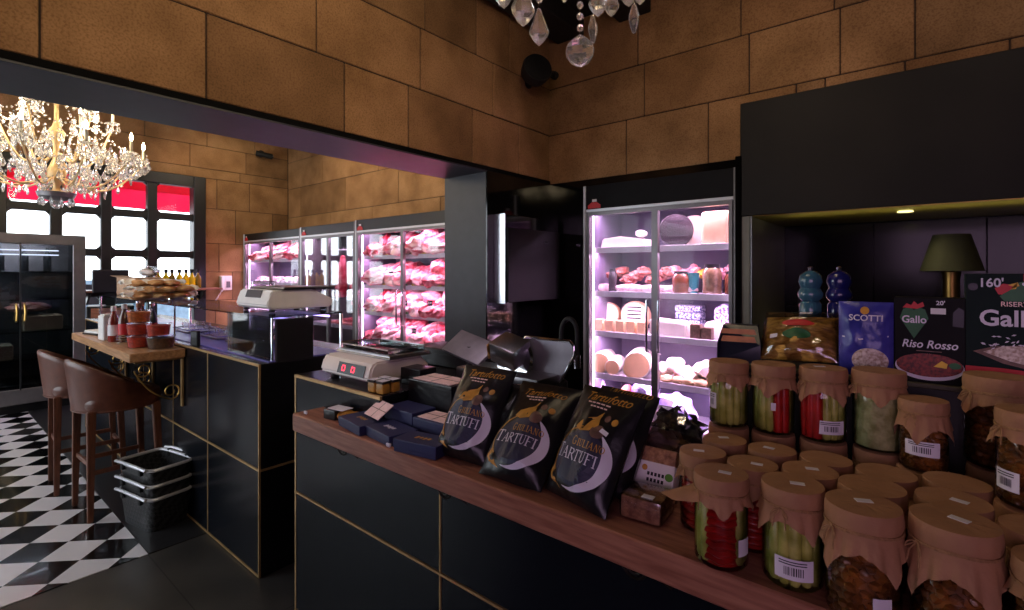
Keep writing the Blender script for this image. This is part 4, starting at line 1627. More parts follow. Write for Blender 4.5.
def label_bars(a0, a1, z0, z1, off=.0018):
    mb = MB()
    r = random.Random(3)
    a = a0 + (a1 - a0) * .25
    while a < a0 + (a1 - a0) * .75:
        w = (a1 - a0) * r.uniform(.012, .035)
        mb.grid(lambda u, v: Vector(((JR + off) * cos(a + w * u), (JR + off) * sin(a + w * u), z0 + (z1 - z0) * (.22 + .4 * v))), 2, 2)
        a += w + (a1 - a0) * r.uniform(.02, .035)
    for q in (.72, .84):
        mb.grid(lambda u, v: Vector(((JR + off) * cos(a0 + (a1 - a0) * (.12 + .7 * u)), (JR + off) * sin(a0 + (a1 - a0) * (.12 + .7 * u)),
                                     z0 + (z1 - z0) * (q + .05 * v))), 6, 2)
    return mb


_jm = {}


def jmesh(key, fn, m):
    if key not in _jm:
        o = fn().build(key[0], m)
        me = o.data
        bpy.data.objects.remove(o)
        _jm[key] = me
    return _jm[key]


def jpart(name, key, fn, m, root):
    o = bpy.data.objects.new(name, jmesh((name,) + key, fn, m))
    COL.objects.link(o)
    o.parent = root
    return o


FR = -pi / 2   # local -Y faces the camera


def jar(kind, x, y, z, sc, label, seed, lab=None, flap=None, sticker=True, long=.026, turn=0.0):
    rz = math.atan2(-y, -x) + pi / 2 + turn
    t = thing('pickle_jar', label, 'jar', (x, y, z), rz, 'paper topped preserve jars')
    t.scale = (sc,) * 3
    jpart('glass_jar', (), jar_glass, 'jarglass', t)
    v = seed % 3
    if kind == 'pickle':
        jpart('pickles', (kind, v), lambda: sticks(13, 5, v), 'green', t)
    elif kind == 'mixed':
        rng = (FR + .25, FR + .62)
        jpart('pickles', (kind, v), lambda: sticks(14, 5, v, lambda i, n: min(abs(((2 * pi * i / n) - (a % (2 * pi)) + pi) % (2 * pi) - pi) for a in rng) < .2), 'green', t)
        jpart('pepper_strip', (kind, v), lambda: strips([FR + .28, FR + .62], v), 'red', t)
    elif kind == 'leftred':
        rng = (FR - 1.0, FR - .62, FR - .28)
        jpart('pickles', (kind, v), lambda: sticks(14, 5, v, lambda i, n: min(abs(((2 * pi * i / n) - (a % (2 * pi)) + pi) % (2 * pi) - pi) for a in rng) < .2), 'green', t)
        jpart('pepper_strip', (kind, v), lambda: strips(list(rng), v), 'red', t)
    elif kind == 'slices':
        jpart('pepper_slices', (kind, v), lambda: pepper_stack(v, FR - .62, FR + .60), 'red', t)
        jpart('pickles', (kind, v), lambda: sticks(13, 0, v, lambda i, n: abs(((2 * pi * i / n) - (FR % (2 * pi)) + pi) % (2 * pi) - pi) < .62, .0100), 'green', t)
    elif kind == 'red':
        jpart('pepper_slices', (kind, v), lambda: pepper_stack(v + 4, 0, 2 * pi), 'red', t)
    elif kind == 'amber':
        jpart('preserved_fruit', (kind, v), lambda: balls(v), 'amber', t)
    elif kind == 'shred':
        jpart('shredded_cabbage', (kind,), lambda: shreds(1), 'pale', t)
    k = (seed % 4, None if flap is None else round(flap, 2), long)
    jpart('paper_cover', k, lambda: paper_cover(seed % 4, flap, long), 'kraft', t)
    jpart('string', (seed % 4,), lambda: string_ring(seed % 4), 'string', t)
    if sticker:
        a = (seed * 1.3) % 1.0 - .5
        o = jpart('price_sticker', (), lambda: MB().cbox((0, 0, 0), (.022, .012, .0008)), 'white', t)
        o.location = (.008 * sin(seed), .006 * cos(seed * 2), JH + .0052)
        o.rotation_euler = (0, 0, a)
    if lab:
        ang, w, z0, z1, bars = lab
        o = jpart('paper_label', (w, z0, z1), lambda: label_patch(FR - w, FR + w, z0, z1), 'white', t)
        o.rotation_euler = (0, 0, ang)
        if bars:
            p = jpart('label_print', (w, z0, z1), lambda: label_bars(FR - w, FR + w, z0, z1), 'ink', o)
    return t


LOW = SH + .0008
UP = SH + JH + .006
FB = (0.0, .55, .030, .062, True)
# front rows (standing on the shelf)
jar('slices', -.305, .996, LOW, 1.03, 'front left jar of red pepper slices between green strips, torn paper flap on its left', 1, (.95, .30, .03, .06, False), flap=FR - 1.45)
jar('pickle', -.187, 1.017, LOW, 1.06, 'front pickle jar with green gherkins and big white barcode label low on the glass', 2, (.05, .62, .022, .056, True), long=.034)
jar('amber', -.080, .984, LOW, 1.10, 'front jar of small amber fruit with string bow at left and tilted label near base', 3, (.5, .26, .028, .052, False), long=.044)
jar('amber', .031, .998, LOW, 1.12, 'largest front jar at the bottom right with long paper skirt and hanging string', 7, None, long=.05)
jar('red', -.376, 1.103, LOW, 1.0, 'jar of dark red peppers left of the flapped front jar, beside the oat cake packs', 5)
jar('mixed', -.364, 1.216, LOW, 1.0, 'paper topped jar right in front of the leftmost stacked gherkin jar', 6)
jar('red', -.274, 1.098, LOW, 1.0, 'red pepper jar just behind the front left pepper slices jar', 8)
jar('red', -.263, 1.214, LOW, 1.0, 'paper topped jar with a torn flap on its right, below the second stacked jar', 4, flap=FR + .85)
jar('pickle', -.176, 1.123, LOW, 1.02, 'paper topped jar directly behind the front gherkin jar with barcode label', 9)
jar('red', -.163, 1.223, LOW, 1.0, 'paper topped jar in front of the stacked jar with barcode and red strip', 10, sticker=False)
jar('amber', -.076, 1.094, LOW, 1.06, 'paper topped jar directly behind the amber fruit jar with string bow', 11, sticker=False)
jar('amber', -.061, 1.203, LOW, 1.02, 'paper topped jar in front of the stacked pale shredded cabbage jar', 12, sticker=False, flap=FR + .8)
jar('amber', .042, 1.229, LOW, 1.03, 'paper topped jar in front of the smaller stacked amber jar with wide label', 13, sticker=False)
jar('amber', .033, 1.114, LOW, 1.06, 'paper topped jar directly behind the largest front jar', 14)
jar('amber', .133, 1.080, LOW, 1.03, 'right edge jar below the stacked olive jar, upper of the two edge jars', 15)
jar('amber', .138, .970, LOW, 1.03, 'right edge jar nearest the camera, cut by the photo frame', 16)
# stacked rows: lower jars then upper jars
st = [(-.391, 1.339, 'pickle', 'pickle', 'leftmost stacked jar of tall green gherkins with small side label', (-.95, .30, .045, .085, True), 1.0, 22),
      (-.290, 1.350, 'pickle', 'mixed', 'second stacked jar from left, green gherkins with a red strip and small price tag', (.12, .22, .06, .078, False), 1.02, 24),
      (-.187, 1.362, 'red', 'leftred', 'third stacked jar from left, red strip at left and white barcode label at right', (.35, .60, .022, .052, True), 1.03, 23),
      (-.083, 1.372, 'amber', 'shred', 'stacked jar of pale shredded cabbage, fourth from left in the top row', None, 1.06, 25),
      (.109, 1.394, 'amber', 'amber', 'big dark stacked jar at right under the tall rooster rice box', None, 1.12, 27)]
for i, (x, y, k0, k1, lb, la, sc, sd) in enumerate(st):
    jar(k0, x, y, LOW, .99, 'lower jar mostly hidden under the ' + ('leftmost stacked gherkin jar', 'second stacked jar with price tag', 'third stacked jar with barcode label', 'stacked shredded cabbage jar', 'big dark stacked jar at right')[i], sd + 30, sticker=False)
    jar(k1, x, y, UP - (.0 if i < 4 else 0), sc * .985, lb, sd, la, sticker=(i in (2,)), long=.034 if i in (1, 2) else .028, flap=None)
jar('amber', -.006, 1.318, LOW, .93, 'lower jar hidden beneath the small amber jar with wide white label', 61, sticker=False)
jar('amber', -.006, 1.318, SH + JH * .93 + .006, .86, 'smaller stacked amber jar with wide white barcode label across its front', 28, (-.05, .72, .040, .074, True), sticker=False, long=.05)
jar('amber', .135, 1.190, LOW, .99, 'lower jar hidden beneath the stacked olive jar at the right edge', 62, sticker=False)
jar('amber', .135, 1.190, UP, .97, 'stacked jar of dark olives at the right edge with white label on its left side', 29, (-.75, .42, .028, .062, True), sticker=False)

# ------------------------------------------------------------------ rear riser with boxes
t = thing('display_riser', 'olive black riser ledge behind the stacked jars holding rice boxes and pasta', 'riser', (.2, 1.58, SH))
MB().box(-.462, 1.2, 1.458, 1.695, SH + .001, 1.246, .004).build('riser_body', 'black', t, world=True, smooth=0)
MB().box(-.465, 1.2, 1.455, 1.698, 1.238, 1.250, .002).build('riser_top', 'oliverise', t, world=True, smooth=0)
RZ = 1.2505


def flat(pts, y=0.0, d=.0006):
    return [(p[0], y - d, p[1]) for p in pts]


def plate(pts, m, name, root, d=.0006):
    """flat printed shape just proud of a front face at local y=0"""
    return MB().poly(flat(pts, 0, d)).build(name, m, root, smooth=0, fix=False)


def circ(cx_, cy_, rx, ry, n=32, a0=0, a1=2 * pi):
    return [(cx_ + rx * cos(a0 + (a1 - a0) * i / n), cy_ + ry * sin(a0 + (a1 - a0) * i / n)) for i in range(n)]


def put_text(s, x, z, size, m, root, shear=0, bold=0.0, d=.0010, spacing=1.0, rot=0.0, sx=1.0):
    me = text(s, 1, shear, bold, spacing)
    cr, sr = cos(rot), sin(rot)
    mb = MB().mesh(me, lambda c: Vector((x + size * (sx * c.x * cr - c.y * sr), -d, z + size * (sx * c.x * sr + c.y * cr))))
    return mb.build('lettering', m, root, smooth=0, fix=False)


def put_serif(word, x, z, size, m, root, d=.0010, sx=1.0):
    q, w = serif_word(word, 1.0, .85)
    mb = MB()
    for k in q:
        mb.poly([(x + p[0] * size * sx, -d, z + p[1] * size) for p in k])
    return mb.build('lettering', m, root, smooth=0, fix=False)


def rooster(root, cx_, cz_, k):
    """printed cockerel emblem: red comb and wattle, green neck, yellow beak"""
    plate([(cx_ + k * a, cz_ + k * b) for a, b in ((-.9, .15), (-.55, .42), (-.1, .35), (.1, .05), (-.2, -.25), (-.75, -.2))], 'redp', 'comb_print', root, .0008)
    comb = []
    for i in range(25):
        a = -0.3 + i / 24 * 2.3
        r = .50 + .14 * abs(sin(i * .85))
        comb.append((cx_ + k * (.55 + r * cos(a)), cz_ + k * (.42 + r * sin(a))))
    comb.append((cx_ + k * .3, cz_ + k * .2))
    plate(comb, 'redp', 'comb_print', root, .0008)
    plate([(cx_ + k * a, cz_ + k * b) for a, b in ((-.7, -.3), (-.2, .1), (.0, .45), (.45, .6), (.85, .4), (1.1, -.3), (.9, -.6), (-.5, -.6))], 'greenp', 'neck_print', root, .0012)
    plate([(cx_ + k * a, cz_ + k * b) for a, b in ((-.35, .35), (.05, .5), (.12, .3), (-.05, .22), (-.25, .1), (-.02, .12), (.0, .2))], 'yellowp', 'beak_print', root, .0016)
    plate(circ(cx_ + k * .33, cz_ + k * .40, k * .10, k * .10, 14), 'whitep', 'eye_print', root, .0018)


# black red-rice box
t = thing('rice_box', 'black rice box with white script name and a plate of red rice', 'box', (0.003, 1.462, RZ))
w, h = .062, .192
MB().box(-w, w, 0.0, .05, 0, h, .0015).build('carton_body', 'boxblack', t, smooth=0)
plate([(-.026 + .026 * a, .136 + .034 * b) for a, b in ((0, -1.1), (.55, -.35), (.98, .25), (.75, .85), (.3, 1.0), (0, .8), (-.3, 1.0), (-.75, .85), (-.98, .25), (-.55, -.35))],
      'greenp', 'heart_print', t)
plate([(-.026 + .026 * a, .172 + .02 * b) for a, b in ((-.8, -.2), (-.5, .3), (-.2, .1), (0, .55), (.25, .2), (.6, .5), (.7, 0), (.2, -.3))], 'redp', 'comb_print', t, .0008)
put_text('Gallo', -.026, .141, .023, 'whitep', t, bold=.018, d=.0014, sx=.9)
put_text('Riso Rosso', 0, .086, .025, 'whitep', t, shear=.25, bold=.012, sx=.86)
plate([(-.022, .0705), (.022, .0705), (.022, .0725), (-.022, .0725)], 'brownp', 'fine_print', t, .001)
plate(circ(0, .036, .060, .030, 40), 'whitep', 'plate_print', t, .0007)
plate(circ(0, .040, .058, .026, 40), 'maroon', 'rice_print', t, .0012)
plate([(.008, .038), (.022, .052), (.032, .046), (.030, .036)], 'yellowp', 'lemon_print', t, .0017)
plate(circ(.044, .043, .010, .007, 16), 'greenp', 'herb_print', t, .0017)
put_text("20'", .020, .180, .013, 'whitep', t, bold=.02)
MB().cbox((.016, -.0008, .162), (.026, .0008, .013), mx=Matrix.Translation((0, 0, 0)) @ Matrix.Rotation(0, 4, 'Y')).build('price_sticker', 'white', t, smooth=0)
plate([(.040, .130), (.058, .128), (.059, .165), (.050, .172), (.041, .160)], 'darkmetal', 'figure_print', t, .0007)
# tall dark green rice box with cockerel
t = thing('rice_box', 'tall dark green rice box with a red combed cockerel at the right edge', 'box', (.152, 1.462, RZ))
w, h = .088, .246
MB().box(-w, w, 0, .06, 0, h, .0015).build('carton_body', M.setdefault('boxgreen', mat('dark_green_card', srgb(18, 32, 31), .65, var=.1, spec=.15)), t, smooth=0)
put_text("160'", -.048, .226, .026, 'whitep', t, bold=.02, sx=.9)
plate(circ(-.076, .218, .008, .008, 20), 'darkmetal', 'seal_print', t)
rooster(t, -.010, .210, .036)
put_text('RISERVA', -.008, .182, .014, 'pinkcard', t, bold=.01, d=.0022)
put_text('Gallo', -.019, .151, .047, 'whitep', t, bold=.022, d=.0022, sx=.95)
mb = MB()
rg = random.Random(4)
for i in range(46):
    a, r = rg.uniform(.3, 2.8), rg.uniform(.02, .07)
    x, z, q = -.005 + r * 1.05 * cos(a), .078 + r * .62 * sin(a), rg.uniform(0, pi)
    mb.poly([(x + .0042 * cos(q), -.0012, z + .0042 * sin(q)), (x - .0016 * sin(q), -.0012, z + .0016 * cos(q)), (x - .0042 * cos(q), -.0012, z - .0042 * sin(q)),
             (x + .0016 * sin(q), -.0012, z - .0016 * cos(q))])
mb.build('grain_print', 'whitep', t, smooth=0, fix=False)
plate([(-.076, .080), (-.04, .094), (.02, .100), (.08, .092), (.080, .058), (.03, .044), (-.03, .058)], 'brownp', 'scoop_print', t, .0008)
plate([(-.060, .080), (-.03, .094), (.02, .098), (.08, .090), (.080, .064), (.03, .052), (-.02, .064)], 'ricep', 'rice_print', t, .0016)
plate([(-w, 0), (w, 0), (w, .040), (-.03, .048), (-w, .048)], 'redp', 'band_print', t, .0018)
put_text('RISO ARBORIO', .008, .030, .014, 'whitep', t, bold=.012, d=.0024)
# blue foil rice pack
t = thing('rice_pack', 'shiny blue foil rice pack left of the black red rice box', 'pack', (-.114, 1.465, RZ))


def pillow(w, h, th, seed, crinkle=.004, p=2.2):
    def front(u, v, s=-1):
        a, b = 2 * u - 1, 2 * v - 1
        k = max(0, 1 - abs(a) ** p) ** .6 * max(0, 1 - abs(b) ** 3.2) ** .7
        n = NZ.noise(Vector((u * 5, v * 6, seed))) * crinkle * k
        return Vector((a * w / 2 * (1 - .03 * k), s * (th / 2 * k + .0008) + n * s, v * h))
    mb = MB()
    mb.grid(lambda u, v: front(u, v, -1), 28, 34)
    mb.grid(lambda u, v: front(u, v, 1), 28, 34)
    return mb, front


mb, fr = pillow(.108, .178, .045, 3)
mb.build('foil_pack', 'bluefoil', t)


def conf(me_or_quads, fr, w, h, m, root, name='lettering', off=.0012):
    mb = MB()
    for q in me_or_quads:
        mb.poly([fr(min(max(x / w + .5, 0), 1), min(max(z / h, 0), 1)) + Vector((0, -off, 0)) for x, z in q])
    return mb.build(name, m, root, smooth=0, fix=False)


def conf_text(s, x, z, size, fr, w, h, m, root, shear=0, bold=0.0, rot=0.0, off=.0014, sx=1.0, name='lettering'):
    me = text(s, 1, shear, bold)
    cr, sr = cos(rot), sin(rot)
    mb = MB().mesh(me, lambda c: fr(min(max((x + size * (sx * c.x * cr - c.y * sr)) / w + .5, 0), 1), min(max((z + size * (sx * c.x * sr + c.y * cr)) / h, 0), 1)) + Vector((0, -off, 0)))
    return mb.build(name, m, root, smooth=0, fix=False)


def conf_disc(x, z, rx, rz_, fr, w, h, m, root, name, off=.0008, f=None):
    """disc (or crescent through f) following the bag front"""
    mb = MB()
    def g(u, v):
        a = 2 * pi * u
        px_, pz_ = (x + rx * v * cos(a), z + rz_ * v * sin(a)) if not f else f(u, v)
        return fr(min(max(px_ / w + .5, 0), 1), min(max(pz_ / h, 0), 1)) + Vector((0, -off, 0))
    mb.grid(g, 36, 8, f is None)
    return mb.build(name, m, root, smooth=0, fix=False)


conf_text('SCOTTI', 0.002, .140, .020, fr, .108, .178, 'whitep', t, bold=.015)
conf_disc(0.0, .158, .009, .009, fr, .108, .178, 'goldp', t, 'crest_print')
conf_disc(0.01, .040, .036, .030, fr, .108, .178, 'ricep', t, 'rice_window')
conf([[(-.046, .092), (-.01, .088), (.046, .098), (.046, .101), (-.01, .091), (-.046, .095)]], fr, .108, .178, 'whitep', t, 'stripe_print')
# golden pasta bag lying back
t = thing('pasta_bag', 'clear bag of golden pasta nests with green label, behind the second stacked jar', 'bag', (-.262, 1.478, RZ + .018))
t.rotation_euler = (RAD(-38), RAD(-3), RAD(-3))
mb, fr = pillow(.175, .135, .06, 5, .012)
mb.build('pasta_filling', 'pastay', t)
mb, fr2 = pillow(.188, .152, .066, 6, .008)
mb.build('clear_wrap', 'film', t)
conf_disc(.0, .062, .034, .016, fr2, .188, .152, 'greenp', t, 'label_print', .002)
conf_disc(0, .096, .040, .010, fr2, .188, .152, 'redp', t, 'label_print', .002)
for q in ([(-.066, .05), (-.046, .05), (-.046, .062), (-.066, .062)], [(.0, .128), (.03, .128), (.03, .138), (.0, .138)]):
    conf([q], fr2, .188, .152, 'white', t, 'price_sticker', .003)
# dark pack with orange windows
t = thing('biscuit_pack', 'dark blue pack with two orange windows at the left end of the riser', 'pack', (-.408, 1.500, RZ), RAD(10))
mb = MB()
mb.prism([(-.055, -.035, 0), (.055, -.035, 0), (.055, -.035, .050), (.045, .012, .098), (-.045, .012, .098), (-.055, -.035, .050)], (0, .05, 0))
mb.build('pack_body', M.setdefault('darkpack', mat('dark_blue_pack', srgb(22, 24, 44), .3)), t, smooth=0)
b = MB()
for (z0, z1) in ((.056, .072), (.078, .092)):
    f = lambda z: -.035 + (z - .050) / .048 * .047
    b.poly([(-.045, -.037, z0), (.045, -.037, z0), (.040, -.037, z1), (-.040, -.037, z1)])
b.build('window_print', 'orangep', t, smooth=0, fix=False)

# pepper mills
def mill(label, x, y, m, k):
    t = thing('pepper_mill', label, 'pepper mill', (x, y, RZ))
    MB().lathe([(0, 0), (.030, 0), (.032, .008), (.026, .035), (.021, .075), (.024, .105), (.028, .125), (.028, .16), (.022, .168)], 28).build('body', m, t)
    MB().lathe([(.022, .169), (.030, .178), (.032, .19), (.024, .205), (.030, .222), (.026, .240), (.012, .252), (0, .254)], 28).build('head', m, t)
    MB().lathe([(0, .253), (.006, .254), (.007, .262), (0, .266)], 16).build('knob', 'chrome', t)
    return t


mill('pale teal pepper mill standing behind the pasta bag', -.252, 1.615, 'teal', 1)
mill('dark cobalt blue pepper mill standing right of the teal one', -.186, 1.63, 'cobalt', 1)

# ------------------------------------------------------------------ truffle crisp bags
def crisp_bag(label, loc, rz, lean, w=.212, h=.285, seed=1, art=True, sticker=False):
    t = thing('crisp_bag', label, 'bag', loc, rz, 'black truffle crisp bags')
    t.rotation_euler = (-lean, 0, rz)
    th = .085
    def fr(u, v, s=-1):
        a, b = 2 * u - 1, v
        e = max(0, 1 - abs(a) ** 2.4) ** .62
        g = max(0, min(1, b / .14)) ** .55 * max(0, min(1, (1 - b) / .40)) ** .75
        k = e * g
        n = NZ.noise(Vector((u * 4, v * 4, seed * 2.7))) * .010 + NZ.noise(Vector((u * 11, v * 3, seed * 1.7))) * .004
        side = 1 - .05 * g
        return Vector((a * w / 2 * side, s * (th / 2 * k + .0012) + n * k * s + .004 * sin(u * 9 + seed) * (1 - g) * (b < .5), v * h))
    mb = MB()
    mb.grid(lambda u, v: fr(u, v, -1), 30, 40)
    mb.grid(lambda u, v: fr(u, v, 1), 30, 40)
    mb.build('bag_body', 'bagblack', t)
    c = MB()
    for i in range(5):
        z0 = h * (.957 + .0085 * i)
        c.grid(lambda u, v: fr(.02 + .96 * u, (z0 + .0008 * v) / h) + Vector((0, -.0012, 0)), 24, 2)
    c.build('crimped_seal', 'darkmetal', t)
    F = fr
    A = (F, w, h)
    if art:
        conf_disc(.000, .098, .080, .066, *A, 'navyfoil', t, 'emblem_disc')
        def cres(u, v):
            a = RAD(62) - RAD(172) * u
            ro = 1.0
            thick = .30 * sin(pi * min(1, max(0, u)) ** .8) + .01
            k = 1.03 - thick * v
            return (.004 + .086 * k * cos(a) * 1.0, .098 + .074 * k * sin(a))
        conf_disc(0, 0, 1, 1, *A, 'whitep', t, 'crescent_print', .0014, cres)
        def leafarc(u, v):
            a = RAD(100) + RAD(120) * u
            k = 1.02 + .05 * v
            return (.082 * k * cos(a), .100 + .070 * k * sin(a))
        conf_disc(0, 0, 1, 1, *A, 'goldp', t, 'arc_print', .0013, leafarc)
        conf([[(-.090, .045), (-.072, .030), (-.030, .018), (-.050, .030), (-.066, .052), (-.078, .068)]], *A, 'goldp', t, 'leaf_print', .0016)
        # crisp and truffle above the disc
        lf = [(-.046, .168), (-.036, .186), (-.014, .198), (.006, .205), (.020, .222), (.018, .203), (.024, .186), (.008, .166), (-.022, .160)]
        conf([lf], *A, 'goldp', t, 'crisp_print', .0018)
        conf_disc(.030, .170, .020, .017, *A, 'brownp', t, 'truffle_print', .0015)
        q, wd = serif_word('TARTUFI', 1.0, .78)
        k = .142 / wd
        mb = MB()
        for p in q:
            mb.poly([F(min(max((-.010 + x * k) / w + .5, 0), 1), min(max((.088 + y * k * 1.15) / h, 0), 1)) + Vector((0, -.0022, 0)) for x, y in p])
        mb.build('lettering', 'whitep', t, smooth=0, fix=False)
        q, wd = serif_word('GIULIANO', 1.0, .8)
        k = .104 / wd
        mb = MB()
        for p in q:
            mb.poly([F(min(max((.018 + x * k) / w + .5, 0), 1), min(max((.124 + y * k * 1.1) / h, 0), 1)) + Vector((0, -.0022, 0)) for x, y in p])
        mb.build('lettering', 'goldp', t, smooth=0, fix=False)
    conf_disc(.038, .208, .009, .009, *A, 'brownp', t, 'seal_print')
    conf_disc(.062, .204, .009, .009, *A, 'goldp', t, 'seal_print')
    conf_text('Tartufotto', .004, .258, .034, *A, 'goldp', t, shear=.35, bold=.004, rot=.03)
    for z_, a_, b_ in ((.238, -.050, .026), (.228, -.034, .022)):
        conf([[(a_ + (b_ - a_) * k / 5 + .001, z_), (a_ + (b_ - a_) * (k + 1) / 5 - .002, z_), (a_ + (b_ - a_) * (k + 1) / 5 - .002, z_ + .0035), (a_ + (b_ - a_) * k / 5 + .001, z_ + .0035)] for k in range(5)], *A, 'pinkcard', t, 'fine_print', .0014)
    if sticker:
        conf([[(.036, .172), (.058, .166), (.061, .176), (.039, .182)]], *A, 'white', t, 'price_sticker', .003)
    return t


crisp_bag('leftmost black truffle crisp bag beside the navy boxes', (-1.055, 1.030, SH + .004), RAD(3), RAD(30), .208, .285, 1)
crisp_bag('middle black truffle crisp bag leaning far back, between two others', (-.843, 1.000, SH + .004), RAD(2), RAD(44), .212, .30, 2)
crisp_bag('nearest black truffle crisp bag with a small white price sticker', (-.648, 1.008, SH + .004), RAD(-13), RAD(31), .208, .285, 3, sticker=True)
crisp_bag('black truffle crisp bag tucked behind the gap between leftmost and middle bags', (-.925, 1.100, SH + .004), RAD(20), RAD(28), .2, .23, 4, art=False)
crisp_bag('black truffle crisp bag half hidden behind the right side of the nearest bag', (-.640, 1.105, SH + .006), RAD(-10), RAD(31), .19, .265, 5)

# oat cake packs and cellophane parcels
t = thing('oat_cake_pack', 'tan oat cake pack with small white price sticker lying on the shelf front', 'pack', (-.492, 1.075, SH + .001), RAD(4))
MB().cbox((0, 0, .026), (.092, .09, .050), .008, seg=2).build('cake_block', 'cellobar', t)
MB().cbox((0, 0, .027), (.098, .096, .053), .010, seg=2).build('clear_wrap', 'film', t)
MB().cbox((.014, -.030, .0545), (.026, .018, .001)).build('price_sticker', 'white', t, smooth=0)
t = thing('oat_cake_pack', 'tan pack with a white printed sleeve and green dot, standing behind the lying oat cake', 'pack', (-.512, 1.155, SH + .002), RAD(2))
t.rotation_euler = (RAD(-22), 0, RAD(2))
MB().cbox((0, 0, .06), (.098, .040, .118), .006, seg=2).build('cake_block', 'cellobar', t)
MB().box(-.0495, .0495, -.0215, .0215, .018, .084, .002).build('paper_sleeve', 'paper', t, smooth=0)
s = MB().poly([(p[0], -.0222, p[1]) for p in circ(.038, .056, .010, .009, 20)]).build('green_dot', mat('lime_print', srgb(90, 150, 40), .5), t, smooth=0, fix=False)
s = MB().poly([(p[0], -.0222, p[1]) for p in circ(-.024, .068, .007, .007, 20)]).build('gold_dot', 'goldp', t, smooth=0, fix=False)
for zz in (.056, .042):
    mb = MB()
    for k in range(5):
        mb.poly([(-.016 + k * .009, -.0224, zz - .004), (-.010 + k * .009, -.0224, zz - .004), (-.010 + k * .009, -.0224, zz + .004), (-.016 + k * .009, -.0224, zz + .004)])
    mb.build('sleeve_print', 'ink', t, smooth=0, fix=False)
for i, (x, y, sz, lab) in enumerate(((-.545, 1.255, (.075, .055, .040), 'crumpled silvery cellophane parcel lying behind the oat cake packs'),
                                     (-.548, 1.40, (.07, .06, .045), 'dark cellophane parcel behind the silvery one, below the cheese fridge'))):
    t = thing('cellophane_parcel', lab, 'parcel', (x, y, SH))
    MB().box(-sz[0] * .8, sz[0] * .8, -sz[1] * .8, sz[1] * .8, .001, .070, .006).build('base_box', 'cellobar', t, smooth=0)
    MB().blob((0, 0, .105), (sz[0] * .8, sz[1] * .8, sz[2]), i + 3, .3, 3, flat=.8).build('contents', 'rind' if i else 'brownp', t)
    MB().blob((0, 0, .108), (sz[0] * .95, sz[1] * .95, sz[2] * 1.15), i + 5, .35, 3, freq=3.2, flat=.8).build('film_wrap', 'film', t, smooth=15)

# ------------------------------------------------------------------ navy gift boxes and small goods at the left end
def gift_box(label, x, y, z, rz, size=(.17, .105, .034), foil=True, card=None, m='navy'):
    t = thing('gift_box', label, 'box', (x, y, z), rz, 'navy gift boxes')
    w, d, h = size
    MB().box(-w / 2, w / 2, -d / 2, d / 2, 0, h * .62, .002).build('box_base', m, t, smooth=0)
    MB().box(-w / 2 - .0015, w / 2 + .0015, -d / 2 - .0015, d / 2 + .0015, h * .30, h, .003, seg=2).build('box_lid', m, t, smooth=0)
    if foil:
        b = MB()
        for k in range(4):
            b.poly([(-.028 + .015 * k, -.012 + .004 * (k % 2), h + .0006), (-.018 + .015 * k, -.012 + .004 * (k % 2), h + .0006), (-.016 + .015 * k, .006, h + .0006), (-.026 + .015 * k, .008, h + .0006)])
        b.build('gold_print', 'goldp' if foil is True else 'whitep', t, smooth=0, fix=False)
    if card:
        cw, cd_ = card
        c = MB()
        c.box(-cw / 2, cw / 2, -cd_ / 2, cd_ / 2, h + .0004, h + .004, .001)
        cc = c.build('tasting_card', 'pinkcard', t, smooth=0)
        g = MB()
        g.box(-.0015, .0015, -cd_ / 2, cd_ / 2, h + .004, h + .0046)
        g.box(-cw / 2, cw / 2, -.0015, .0015, h + .004, h + .0046)
        g.build('card_lines', 'brownp', cc, smooth=0)
    return t


gift_box('leftmost navy gift box on the shelf front with gold print on its lid', -1.545, 1.030, SH, RAD(-8))
gift_box('second navy gift box from left on the shelf front with a pale logo', -1.385, 1.030, SH, RAD(-7), foil='w')
gift_box('third navy gift box on the shelf front, right beside the leftmost crisp bag', -1.198, 1.015, SH, RAD(10), (.165, .09, .040))
gift_box('plain navy box standing behind the second front gift box', -1.432, 1.150, SH, 0, (.155, .105, .07), foil=False)
gift_box('navy box topped by a pink tasting card next to the leftmost crisp bag', -1.268, 1.150, SH, RAD(2), (.165, .10, .06), foil=False, card=(.14, .085))
gift_box('tall black box behind with a long pink card on top', -1.40, 1.275, SH, RAD(1), (.23, .125, .15), foil=False, card=(.20, .11), m='bagblack')
gift_box('tall plain navy box right of the pink card box, behind leftmost crisp bag', -1.205, 1.30, SH, RAD(0), (.14, .13, .125), foil=False)
gift_box('small black box standing right of the digital scale', -1.60, 1.33, HT, RAD(4), (.11, .09, .066), foil=False, m='bagblack')
t = thing('tasting_card', 'pink folded card leaning on the leftmost navy gift box', 'card', (-1.505, 1.070, SH + .062), RAD(-6))
t.rotation_euler = (RAD(34), 0, RAD(-10))
MB().box(-.055, .055, -.036, .036, 0, .003).build('card', 'pinkcard', t, smooth=0)
g = MB()
g.box(-.0012, .0012, -.036, .036, .003, .0034)
g.box(-.055, .055, -.0012, .0012, .003, .0034)
g.build('card_lines', 'brownp', t, smooth=0)
t = thing('truffle_packet', 'small packet with golden crinkled side and pale top at the shelf left end', 'packet', (-1.70, 1.045, SH), RAD(8))
MB().box(-.065, -.0, -.036, .036, 0, .036, .004, seg=2).build('packet_body', 'bagblack', t)
mb = MB()
for i in range(7):
    mb.blob((.008 + i * .010, 0, .017), (.008, .034, .017), i, .15, 2)
mb.build('gold_wrapping', 'goldp', t)
MB().box(-.055, .03, -.026, .026, .0362, .039, .001).build('white_label', 'white', t, smooth=0)
